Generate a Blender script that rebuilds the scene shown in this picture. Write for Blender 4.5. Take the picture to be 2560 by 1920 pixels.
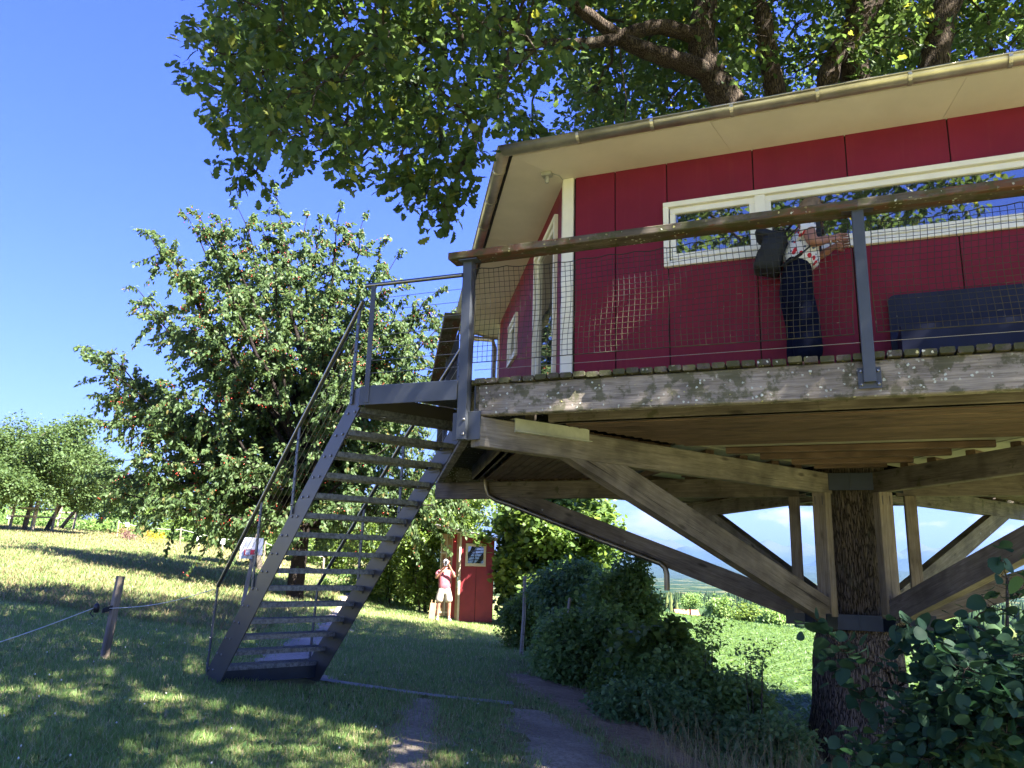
import bpy, math, random
import numpy as np
from mathutils import Matrix, Vector
from math import radians, sin, cos, pi, sqrt, atan2

for o in list(bpy.data.objects): bpy.data.objects.remove(o)
SC = bpy.context.scene
COL = SC.collection
rng = np.random.default_rng(7)
random.seed(7)

# ------------------------------------------------------------------ camera
PITCH, ROLL, FPX = radians(12.757), radians(1.5), 1965.6
_f = np.array([0, cos(PITCH), sin(PITCH)]); _u = np.array([0, -sin(PITCH), cos(PITCH)]); _r = np.array([1.0, 0, 0])
_r2 = _r*cos(ROLL)+_u*sin(ROLL); _u2 = _u*cos(ROLL)-_r*sin(ROLL)
RCAM = np.array([_r2, _u2, _f])
cam = bpy.data.cameras.new('camera'); camo = bpy.data.objects.new('camera', cam); COL.objects.link(camo)
camo.matrix_world = Matrix(((_r2[0], _u2[0], -_f[0], 0), (_r2[1], _u2[1], -_f[1], 0), (_r2[2], _u2[2], -_f[2], 0), (0, 0, 0, 1)))
cam.sensor_width = 36; cam.lens = FPX/2560*36; cam.clip_start = 0.05; cam.clip_end = 200000
SC.camera = camo
def at(px, py, y):
    "point at forward distance y seen at photo pixel px, py (only used to survey where things stand)"
    d = RCAM.T @ np.array([(px-1280)/FPX, -(py-960)/FPX, 1.0]); return d*y/d[1]

# ------------------------------------------------------------------ world, sun, exposure
SUN_EL, SUN_AZ = radians(50), atan2(0.76, -0.65)      # azimuth measured from +y towards +x
W = bpy.data.worlds.new('World'); SC.world = W; W.use_nodes = True
nt = W.node_tree; nt.nodes.clear()
wo = nt.nodes.new('ShaderNodeOutputWorld'); bg = nt.nodes.new('ShaderNodeBackground'); sky = nt.nodes.new('ShaderNodeTexSky')
sky.sky_type = 'NISHITA'; sky.sun_disc = False; sky.sun_elevation = SUN_EL; sky.sun_rotation = SUN_AZ
sky.air_density = 1.0; sky.dust_density = 0.25; sky.ozone_density = 3.0; sky.altitude = 600
bg.inputs['Strength'].default_value = 0.06
# cumulus clouds low over the mountains, as part of the sky
tc = nt.nodes.new('ShaderNodeTexCoord'); sep = nt.nodes.new('ShaderNodeSeparateXYZ'); nt.links.new(tc.outputs['Generated'], sep.inputs[0])
mp = nt.nodes.new('ShaderNodeMapping'); mp.inputs['Scale'].default_value = (1, 1, 2.3); nt.links.new(tc.outputs['Generated'], mp.inputs[0])
n1 = nt.nodes.new('ShaderNodeTexNoise'); n1.inputs['Scale'].default_value = 9.0; n1.inputs['Detail'].default_value = 9; n1.inputs['Roughness'].default_value = 0.55
nt.links.new(mp.outputs[0], n1.inputs['Vector'])
def wmath(op, a, b=None, c=None):
    m = nt.nodes.new('ShaderNodeMath'); m.operation = op
    for i, v in enumerate((a, b, c)):
        if v is None: continue
        if isinstance(v, (int, float)): m.inputs[i].default_value = v
        else: nt.links.new(v, m.inputs[i])
    return m.outputs[0]
def wrange(v, a, b, c=0.0, d=1.0):
    m = nt.nodes.new('ShaderNodeMapRange'); m.inputs[1].default_value = a; m.inputs[2].default_value = b
    m.inputs[3].default_value = c; m.inputs[4].default_value = d; m.interpolation_type = 'SMOOTHSTEP'
    nt.links.new(v, m.inputs[0]); return m.outputs[0]
band = wmath('MULTIPLY', wrange(sep.outputs[2], 0.012, 0.04), wrange(sep.outputs[2], 0.115, 0.05))
thr = wmath('SUBTRACT', 0.66, wmath('MULTIPLY', band, 0.17))
cm = wmath('MULTIPLY', wrange(wmath('SUBTRACT', n1.outputs[0], thr), 0.0, 0.06), wrange(band, 0.0, 0.3))
n2 = nt.nodes.new('ShaderNodeTexNoise'); n2.inputs['Scale'].default_value = 26; n2.inputs['Detail'].default_value = 6
nt.links.new(mp.outputs[0], n2.inputs['Vector'])
cr = nt.nodes.new('ShaderNodeMixRGB'); cr.inputs[1].default_value = (1.9, 2.1, 2.7, 1); cr.inputs[2].default_value = (3.0, 2.8, 2.9, 1)
nt.links.new(wrange(n2.outputs[0], 0.4, 0.6), cr.inputs[0])
tint = nt.nodes.new('ShaderNodeMixRGB'); tint.blend_type = 'MULTIPLY'; tint.inputs[0].default_value = 1; tint.inputs[2].default_value = (0.36, 0.46, 0.92, 1); el_ = nt.nodes.new('ShaderNodeMixRGB'); el_.inputs[1].default_value = (0.27, 0.28, 0.46, 1); el_.inputs[2].default_value = (0.25, 0.30, 0.80, 1); nt.links.new(wrange(sep.outputs[2], 0.0, 0.55), el_.inputs[0]); nt.links.new(el_.outputs[0], tint.inputs[2]); nt.links.new(sky.outputs[0], tint.inputs[1])   # deep clear blue of a dry summer sky
mx = nt.nodes.new('ShaderNodeMixRGB'); nt.links.new(wmath('MULTIPLY', cm, 0.8), mx.inputs[0]); nt.links.new(tint.outputs[0], mx.inputs[1]); nt.links.new(cr.outputs[0], mx.inputs[2])
nt.links.new(mx.outputs[0], bg.inputs[0]); nt.links.new(bg.outputs[0], wo.inputs[0])

sl = bpy.data.lights.new('sun', 'SUN'); sl.energy = 4.3; sl.angle = radians(0.53); sl.color = (1, 0.955, 0.88)
so = bpy.data.objects.new('sun', sl); COL.objects.link(so)
sdir = Vector((sin(SUN_AZ)*cos(SUN_EL), cos(SUN_AZ)*cos(SUN_EL), sin(SUN_EL)))
so.rotation_euler = sdir.to_track_quat('Z', 'Y').to_euler(); so.location = (20, -20, 40)
SC.view_settings.view_transform = 'Standard'; SC.view_settings.look = 'None'; SC.view_settings.exposure = 3.55; SC.view_settings.gamma = 1
SC.render.engine = 'CYCLES'
SC.cycles.max_bounces = 8; SC.cycles.diffuse_bounces = 4; SC.cycles.transparent_max_bounces = 12; SC.cycles.volume_bounces = 1

# ------------------------------------------------------------------ material helpers
def newmat(name):
    m = bpy.data.materials.new(name); m.use_nodes = True; t = m.node_tree; t.nodes.clear()
    o = t.nodes.new('ShaderNodeOutputMaterial'); p = t.nodes.new('ShaderNodeBsdfPrincipled'); t.links.new(p.outputs[0], o.inputs[0])
    return m, t, p, o
def N(t, kind, **kw):
    n = t.nodes.new(kind)
    for k, v in kw.items(): setattr(n, k, v)
    return n
def setv(t, sock, v):
    if isinstance(v, bpy.types.NodeSocket): t.links.new(v, sock)
    elif isinstance(v, (tuple, list)) and len(v) == 3 and sock.type == 'RGBA': sock.default_value = (*v, 1)
    else: sock.default_value = v
def coords(t, scale=(1, 1, 1), rand=True, kind='Object'):
    tc = N(t, 'ShaderNodeTexCoord'); mp = N(t, 'ShaderNodeMapping'); mp.inputs['Scale'].default_value = scale
    src = tc.outputs[kind]
    if rand:
        oi = N(t, 'ShaderNodeObjectInfo'); vm = N(t, 'ShaderNodeVectorMath', operation='SCALE'); vm.inputs[0].default_value = (37, 23, 51)
        t.links.new(oi.outputs['Random'], vm.inputs['Scale']); va = N(t, 'ShaderNodeVectorMath', operation='ADD')
        t.links.new(src, va.inputs[0]); t.links.new(vm.outputs[0], va.inputs[1]); src = va.outputs[0]
    t.links.new(src, mp.inputs[0]); return mp.outputs[0]
def noise(t, vec, scale, detail=4, rough=0.55, dist=0.0):
    n = N(t, 'ShaderNodeTexNoise'); t.links.new(vec, n.inputs['Vector'])
    n.inputs['Scale'].default_value = scale; n.inputs['Detail'].default_value = detail; n.inputs['Roughness'].default_value = rough
    n.inputs['Distortion'].default_value = dist
    return n.outputs[0]
def mapr(t, v, a, b, c=0.0, d=1.0):
    m = N(t, 'ShaderNodeMapRange'); m.interpolation_type = 'SMOOTHSTEP'
    m.inputs[1].default_value = a; m.inputs[2].default_value = b; m.inputs[3].default_value = c; m.inputs[4].default_value = d
    t.links.new(v, m.inputs[0]); return m.outputs[0]
def mix(t, f, a, b, mode='MIX'):
    m = N(t, 'ShaderNodeMixRGB', blend_type=mode); setv(t, m.inputs[0], f); setv(t, m.inputs[1], a); setv(t, m.inputs[2], b); return m.outputs[0]
def mth(t, op, a, b=0.0):
    m = N(t, 'ShaderNodeMath', operation=op); setv(t, m.inputs[0], a); setv(t, m.inputs[1], b); return m.outputs[0]
def bump(t, p, h, strength=0.4, dist=0.01):
    b = N(t, 'ShaderNodeBump'); b.inputs['Strength'].default_value = strength; b.inputs['Distance'].default_value = dist
    t.links.new(h, b.inputs['Height']); t.links.new(b.outputs[0], p.inputs['Normal'])

def plain(name, col, rough=0.5, metal=0.0, var=0.12, scale=6, bmp=0.0, spec=0.5):
    m, t, p, o = newmat(name); v = coords(t)
    f = noise(t, v, scale, 5, 0.6)
    dark = tuple(c*(1-var) for c in col); lite = tuple(min(1, c*(1+var)) for c in col)
    setv(t, p.inputs['Base Color'], mix(t, mapr(t, f, 0.3, 0.7), dark, lite))
    p.inputs['Roughness'].default_value = rough; p.inputs['Metallic'].default_value = metal; p.inputs['Specular IOR Level'].default_value = spec
    if bmp: bump(t, p, noise(t, v, scale*6, 4), bmp, 0.004)
    return m

def wood(name, c1, c2, lichen=0.0, moss=0.0, dark=0.0, red=None, rough=0.85):
    m, t, p, o = newmat(name)
    v = coords(t, (1, 1, 1)); vs = coords(t, (0.9, 16, 16))
    warp = noise(t, v, 3.0, 2)
    g = noise(t, vs, 2.2, 8, 0.7, 1.2); g2 = noise(t, vs, 9, 5, 0.7)
    f = mth(t, 'ADD', mth(t, 'MULTIPLY', g, 0.7), mth(t, 'MULTIPLY', g2, 0.3))
    col = mix(t, mapr(t, f, 0.28, 0.74), c1, c2)
    col = mix(t, mth(t, 'MULTIPLY', mapr(t, warp, 0.45, 0.75), 0.55), col, tuple(c*0.45 for c in c1))
    # knots
    kv = coords(t, (1.6, 5.0, 5.0)); vo = N(t, 'ShaderNodeTexVoronoi'); vo.inputs['Scale'].default_value = 1.1; t.links.new(kv, vo.inputs['Vector'])
    kn = mapr(t, vo.outputs['Distance'], 0.05, 0.16, 1, 0)
    col = mix(t, mth(t, 'MULTIPLY', kn, 0.75), col, tuple(c*0.3 for c in c1))
    # cracks
    cr = mapr(t, noise(t, coords(t, (0.5, 30, 30)), 1.6, 3, 0.5, 0.6), 0.27, 0.33, 1, 0)
    col = mix(t, mth(t, 'MULTIPLY', cr, 0.8), col, (0.012, 0.010, 0.008))
    if red: col = mix(t, mapr(t, noise(t, coords(t, (0.8, 4, 4)), 2.4, 5, 0.6, 0.8), 0.48, 0.56), col, red)
    if moss:
        mo = mapr(t, noise(t, v, 7, 6, 0.65), 0.62-0.2*moss, 0.72-0.2*moss)
        col = mix(t, mth(t, 'MULTIPLY', mo, 0.7), col, (0.050, 0.055, 0.016))
    if dark: col = mix(t, mapr(t, noise(t, v, 1.7, 4, 0.6), 0.35, 0.65, 0, dark), col, (0.02, 0.014, 0.010))
    h = f
    if lichen:
        lv = N(t, 'ShaderNodeTexVoronoi'); lv.inputs['Scale'].default_value = 34; lv.inputs['Randomness'].default_value = 1
        dv = N(t, 'ShaderNodeVectorMath', operation='ADD'); nn = N(t, 'ShaderNodeTexNoise'); nn.inputs['Scale'].default_value = 60
        t.links.new(v, nn.inputs['Vector']); sc = N(t, 'ShaderNodeVectorMath', operation='SCALE'); sc.inputs['Scale'].default_value = 0.02
        t.links.new(nn.outputs[1], sc.inputs[0]); t.links.new(v, dv.inputs[0]); t.links.new(sc.outputs[0], dv.inputs[1]); t.links.new(dv.outputs[0], lv.inputs['Vector'])
        rnd = N(t, 'ShaderNodeSeparateColor'); t.links.new(lv.outputs['Color'], rnd.inputs[0])
        spot = mth(t, 'MULTIPLY', mapr(t, lv.outputs['Distance'], 0.25, 0.34, 1, 0), mapr(t, rnd.outputs[0], 1-0.32*lichen, 1.02-0.32*lichen))
        spot = mth(t, 'MULTIPLY', spot, mapr(t, noise(t, v, 4.5, 3), 0.42, 0.58))
        lc = mix(t, mapr(t, rnd.outputs[1], 0.6, 0.9), (0.50, 0.52, 0.45), (0.42, 0.38, 0.16))
        col = mix(t, spot, col, lc); h = mth(t, 'ADD', f, spot)
    setv(t, p.inputs['Base Color'], col); p.inputs['Roughness'].default_value = rough; p.inputs['Specular IOR Level'].default_value = 0.3
    bump(t, p, mth(t, 'SUBTRACT', h, mth(t, 'ADD', cr, mth(t, 'MULTIPLY', kn, 0.3))), 0.7, 0.006)
    return m

def leafmat(name, c1, c2, hi=None, hip=0.06, trans=0.42, rough=0.45, spec=0.4, tcol=None):
    m, t, p, o = newmat(name)
    a = N(t, 'ShaderNodeAttribute', attribute_name='tone'); oi = N(t, 'ShaderNodeObjectInfo')
    f = a.outputs['Fac']
    f = mth(t, 'FRACT', mth(t, 'ADD', f, oi.outputs['Random']))
    col = mix(t, f, c1, c2)
    if hi: col = mix(t, mapr(t, f, 1-hip-0.01, 1-hip), col, hi)
    gn = noise(t, coords(t, rand=False, kind='Generated'), 30, 3); col = mix(t, mapr(t, gn, 0.3, 0.7, 0, 0.25), col, tuple(c*0.6 for c in c1))
    setv(t, p.inputs['Base Color'], col); p.inputs['Roughness'].default_value = rough; p.inputs['Specular IOR Level'].default_value = spec*0.7
    tr = N(t, 'ShaderNodeBsdfTranslucent'); hs = N(t, 'ShaderNodeHueSaturation'); hs.inputs['Saturation'].default_value = 1.1; hs.inputs['Value'].default_value = 2.2; hs.inputs['Hue'].default_value = 0.48
    t.links.new(col, hs.inputs['Color']); t.links.new(hs.outputs[0], tr.inputs[0])
    ms = N(t, 'ShaderNodeMixShader'); ms.inputs[0].default_value = trans
    t.links.new(p.outputs[0], ms.inputs[1]); t.links.new(tr.outputs[0], ms.inputs[2]); t.links.new(ms.outputs[0], o.inputs[0])
    return m

# ------------------------------------------------------------------ object helpers
WM = {}
def link(name, mesh, parent=None, mw=None, label=None, mat=None):
    o = bpy.data.objects.new(name, mesh); COL.objects.link(o)
    mw = mw or Matrix.Identity(4)
    if parent is not None:
        o.parent = parent; o.matrix_parent_inverse = WM[parent.name].inverted()
    o.matrix_basis = mw; WM[o.name] = mw
    if label: o['label'] = label
    if mat is not None and mesh is not None and not mesh.materials: mesh.materials.append(mat)
    return o
def thing(name, label, cat, loc=(0, 0, 0), group=None, kind=None):
    o = link(name, None, None, Matrix.Translation(Vector([float(a) for a in loc])))
    o.empty_display_size = 0.2; o['label'] = label; o['category'] = cat
    if group: o['group'] = group
    return o
def tag(o, label=None, cat=None, group=None, kind=None):
    if label: o['label'] = label
    if cat: o['category'] = cat
    if group: o['group'] = group
    if kind: o['kind'] = kind
    return o
def frame(p0, p1, up=(0, 0, 1)):
    x = Vector(p1)-Vector(p0); L = x.length; x.normalize(); up = Vector(up)
    if abs(x.dot(up)) > 0.999: up = Vector((1, 0, 0))
    y = up.cross(x); y.normalize(); z = x.cross(y)
    m = Matrix((( x[0], y[0], z[0], p0[0]), (x[1], y[1], z[1], p0[1]), (x[2], y[2], z[2], p0[2]), (0, 0, 0, 1)))
    return m, L
class MB:
    def __init__(s): s.v = []; s.f = []; s.sm = []
    def add(s, v, f, smooth=False):
        n = len(s.v); s.v += [tuple(map(float, a)) for a in v]; s.f += [tuple(i+n for i in q) for q in f]; s.sm += [smooth]*len(f)
    def box(s, a, b, m=None, ch=0.0):
        x0, y0, z0 = a; x1, y1, z1 = b
        if ch:   # chamfer the four long (x) edges and the ends slightly
            prof = [(y0+ch, z0), (y1-ch, z0), (y1, z0+ch), (y1, z1-ch), (y1-ch, z1), (y0+ch, z1), (y0, z1-ch), (y0, z0+ch)]
            v = [(x, y, z) for x in (x0, x1) for y, z in prof]
            f = [(i, (i+1) % 8, 8+(i+1) % 8, 8+i) for i in range(8)] + [tuple(range(7, -1, -1)), tuple(range(8, 16))]
        else:
            v = [(x0, y0, z0), (x1, y0, z0), (x1, y1, z0), (x0, y1, z0), (x0, y0, z1), (x1, y0, z1), (x1, y1, z1), (x0, y1, z1)]
            f = [(3, 2, 1, 0), (4, 5, 6, 7), (0, 1, 5, 4), (1, 2, 6, 5), (2, 3, 7, 6), (3, 0, 4, 7)]
        if m is not None: v = [m @ Vector(q) for q in v]
        s.add(v, f)
    def bar(s, p0, p1, w, h, up=(0, 0, 1), ch=0.0, oy=0.0, oz=0.0):
        m, L = frame(p0, p1, up); s.box((0, oy-w/2, oz-h/2), (L, oy+w/2, oz+h/2), m, ch)
    def tube(s, pts, r, n=8, cap=True, smooth=True):
        pts = [np.array(p, float) for p in pts]; k = len(pts)
        rr = [r]*k if isinstance(r, (int, float)) else r
        tan = [pts[min(i+1, k-1)]-pts[max(i-1, 0)] for i in range(k)]
        tan = [a/(np.linalg.norm(a)+1e-9) for a in tan]
        ref = np.array([0, 0, 1.0]) if abs(tan[0][2]) < 0.9 else np.array([1.0, 0, 0])
        a = np.cross(ref, tan[0]); a /= np.linalg.norm(a); v = []
        for i in range(k):
            a = a-tan[i]*(a@tan[i]); a /= (np.linalg.norm(a)+1e-9); b = np.cross(tan[i], a)
            for j in range(n):
                q = 2*pi*j/n; v.append(pts[i]+(a*cos(q)+b*sin(q))*rr[i])
        f = [(i*n+j, i*n+(j+1) % n, (i+1)*n+(j+1) % n, (i+1)*n+j) for i in range(k-1) for j in range(n)]
        s.add(v, f, smooth)
        if cap: s.add(v[:n], [tuple(range(n-1, -1, -1))]); s.add(v[-n:], [tuple(range(n))])
    def prism(s, poly, ext):
        n = len(poly); p = [np.array(a, float) for a in poly]; e = np.array(ext, float)
        s.add(p+[a+e for a in p], [tuple(range(n-1, -1, -1)), tuple(range(n, 2*n))]+[(i, (i+1) % n, n+(i+1) % n, n+i) for i in range(n)])
    def lathe(s, prof, c=(0, 0, 0), n=16):
        v = [(c[0]+r*cos(2*pi*j/n), c[1]+r*sin(2*pi*j/n), c[2]+z) for r, z in prof for j in range(n)]
        s.add(v, [(i*n+j, i*n+(j+1) % n, (i+1)*n+(j+1) % n, (i+1)*n+j) for i in range(len(prof)-1) for j in range(n)], True)
    def mesh(s, name, mat):
        me = bpy.data.meshes.new(name); me.from_pydata(s.v, [], s.f); me.update()
        if any(s.sm): me.polygons.foreach_set('use_smooth', s.sm)
        if mat: me.materials.append(mat)
        return me
    def build(s, name, mat, parent=None, label=None, mw=None): return link(name, s.mesh(name, mat), parent, mw, label)
def beam(name, p0, p1, w, h, mat, parent, up=(0, 0, 1), ch=0.006, label=None, oz=0.0, oy=0.0):
    "a timber whose own x axis runs along its length, so the grain follows it"
    m, L = frame(p0, p1, up); b = MB(); b.box((0, oy-w/2, oz-h/2), (L, oy+w/2, oz+h/2), None, ch)
    return b.build(name, mat, parent, label, m)
def bolt(mb, p, nrm, r=0.011, h=0.008):
    p = np.array(p, float); nrm = np.array(nrm, float); nrm /= np.linalg.norm(nrm); mb.tube([p, p+nrm*h*0.7, p+nrm*h], [r, r, r*0.6], 6, smooth=False)

# ------------------------------------------------------------------ fast meshes of many leaves / blades
def raw_mesh(name, V, F, tone=None, mat=None, smooth=False):
    me = bpy.data.meshes.new(name); nf, k = F.shape
    me.vertices.add(len(V)); me.vertices.foreach_set('co', V.astype(np.float32).ravel())
    me.loops.add(nf*k); me.loops.foreach_set('vertex_index', F.astype(np.int32).ravel())
    me.polygons.add(nf); me.polygons.foreach_set('loop_start', np.arange(0, nf*k, k, dtype=np.int32)); me.polygons.foreach_set('loop_total', np.full(nf, k, dtype=np.int32))
    if tone is not None:
        a = me.attributes.new('tone', 'FLOAT', 'POINT'); a.data.foreach_set('value', tone.astype(np.float32))
    me.update(calc_edges=True)
    if mat: me.materials.append(mat)
    return me
def leaf_template(outline, fold=0.12, curl=0.12, lite=False):
    "outline: list of (half width, y) from base to tip; returns verts and triangles"
    V = []; n = len(outline)
    for i, (w, y) in enumerate(outline):
        z = -curl*y*y
        V += [(-w, y, z+fold*w), (0, y, z-0.0), (w, y, z+fold*w)]
    V = np.array(V); F = []
    for i in range(n-1):
        a = i*3; b = a+3
        F += [(a, a+1, b+1), (a, b+1, b), (a+1, a+2, b+2), (a+1, b+2, b+1)]
    # drop degenerate faces at pointed ends
    G = [f for f in F if np.linalg.norm(np.cross(V[f[1]]-V[f[0]], V[f[2]]-V[f[0]])) > 1e-6]
    return V, np.array(G)
OAK = leaf_template([(0.0, 0), (0.10, 0.16), (0.22, 0.24), (0.13, 0.34), (0.30, 0.46), (0.19, 0.56), (0.33, 0.70), (0.20, 0.82), (0.20, 0.94), (0.0, 1.02)], 0.25, 0.2)
OAKS = leaf_template([(0.0, 0), (0.20, 0.25), (0.14, 0.38), (0.30, 0.62), (0.18, 0.85), (0, 1)], 0.25, 0.2)
OVAL = leaf_template([(0.0, 0), (0.27, 0.35), (0.25, 0.65), (0, 1)], 0.3, 0.25)
LANCE = leaf_template([(0.0, 0), (0.20, 0.4), (0.0, 1)], 0.3, 0.3)
ROUND = leaf_template([(0.0, 0), (0.30, 0.06), (0.44, 0.26), (0.45, 0.5), (0.34, 0.76), (0.14, 0.93), (0, 1)], 0.15, 0.15)
def basis(d, nrm):
    d = d/np.linalg.norm(d, axis=1, keepdims=True); x = np.cross(d, nrm); x /= (np.linalg.norm(x, axis=1, keepdims=True)+1e-9); z = np.cross(x, d)
    return np.stack([x, d, z], axis=2)      # columns are axes
def leaves_mesh(name, tpl, P, B, S, mat, tone=None):
    V, F = tpl; n = len(P); m = len(V)
    A = np.einsum('nij,mj->nmi', B, V)*S[:, None, None]+P[:, None, :]
    FF = (F[None]+(np.arange(n)*m)[:, None, None]).reshape(-1, 3)
    tone = rng.random(n) if tone is None else tone
    return raw_mesh(name, A.reshape(-1, 3), FF, np.repeat(tone, m), mat)
def put_leaves(parent, tpl, P, B, S, mat, single=0, name='leaf', stuff='foliage'):
    "the leaves that show largest become objects of their own, the rest one mesh"
    n = len(P)
    if single:
        pr = P @ RCAM.T; z = pr[:, 2]; ok = (z > 0.5) & (np.abs(pr[:, 0]/z) < 0.66) & (np.abs(pr[:, 1]/z) < 0.5)
        size = np.where(ok, S/np.maximum(z, 0.1), 0); idx = np.argsort(-size)[:single]; idx = idx[size[idx] > 0]
        me = raw_mesh(name, tpl[0], tpl[1], np.zeros(len(tpl[0])), mat)
        for i in idx:
            b = B[i]*S[i]; p = P[i]
            mw = Matrix(((b[0, 0], b[0, 1], b[0, 2], p[0]), (b[1, 0], b[1, 1], b[1, 2], p[1]), (b[2, 0], b[2, 1], b[2, 2], p[2]), (0, 0, 0, 1)))
            link(name, me, parent, mw)
        keep = np.ones(n, bool); keep[idx] = False; P, B, S = P[keep], B[keep], S[keep]
    if len(P):
        o = link(stuff, leaves_mesh(stuff, tpl, P, B, S, mat), parent); o['kind'] = 'stuff'
        return o
def sprays(C, R, twigs, per, size, droop=0.35, flat=0.6, twr=None, out=0.5, jitter=0.09):
    """leaf positions: from every clump centre twigs radiate and each ends in a rosette of leaves. twr collects the twig lines"""
    C = np.asarray(C, float); R = np.asarray(R, float); n = len(C)
    d = rng.normal(size=(n, twigs, 3)); d /= np.linalg.norm(d, axis=2, keepdims=True)
    r = R[:, None, None]*rng.random((n, twigs, 1))**0.45
    E = C[:, None, :]+d*r*np.array([1, 1, 0.75]); E[..., 2] -= droop*0.3*r[..., 0]
    if twr is not None:
        for i in range(n):
            for j in range(0, twigs, 2): twr.append((C[i], (C[i]+E[i, j])/2+rng.normal(size=3)*0.04, E[i, j]))
    E = E.reshape(-1, 3); m = len(E)
    P = E[:, None, :]+rng.normal(size=(m, per, 3))*jitter
    D = rng.normal(size=(m, per, 3)); D[..., 2] = D[..., 2]*flat-droop; D += out*np.repeat(d.reshape(-1, 1, 3), per, axis=1)
    Nn = rng.normal(size=(m*per, 3))*0.55; Nn[:, 2] += 1.0
    P = P.reshape(-1, 3); D = D.reshape(-1, 3)
    S = size*(0.55+0.8*rng.random(len(P)))
    return P, basis(D, Nn), S
def twig_mesh(lines, r, n=3):
    mb = MB()
    for L in lines: mb.tube(L, [r, r*0.8, r*0.5], n, cap=False)
    return mb
def grow(C, nodes, bias=0.25):
    "join clump centres to the nearest limb node; returns edges (parent point, child point, load)"
    C = np.asarray(C, float); root = np.mean(np.array(nodes)[:1], axis=0)
    order = np.argsort(np.linalg.norm(C-root, axis=1)); pts = [np.array(p, float) for p in nodes]; par = [-1]*len(pts); load = [0]*len(pts)
    cost0 = [0.0]*len(pts)
    for i in order:
        A = np.array(pts); dd = np.linalg.norm(A-C[i], axis=1)+bias*np.array(cost0)
        j = int(np.argmin(dd)); pts.append(C[i]); par.append(j); load.append(1); cost0.append(cost0[j]+np.linalg.norm(pts[j]-C[i]))
    for k in range(len(pts)-1, -1, -1):
        if par[k] >= 0: load[par[k]] += load[k]
    return [(pts[par[k]], pts[k], load[k]) for k in range(len(pts)) if par[k] >= 0]
def branch_mesh(edges, r0, n=5, wob=0.12):
    mb = MB()
    for a, b, l in edges:
        r = r0*sqrt(l); L = np.linalg.norm(b-a); k = 4; pts = []
        for i in range(k+1):
            f = i/k; p = a+(b-a)*f; p = p+rng.normal(size=3)*wob*L*0.35*sin(pi*f); p[2] += 0.10*L*sin(pi*f); pts.append(p)
        mb.tube(pts, [r*1.05-(0.25*r)*i/k for i in range(k+1)], n, cap=False)
    return mb
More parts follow.
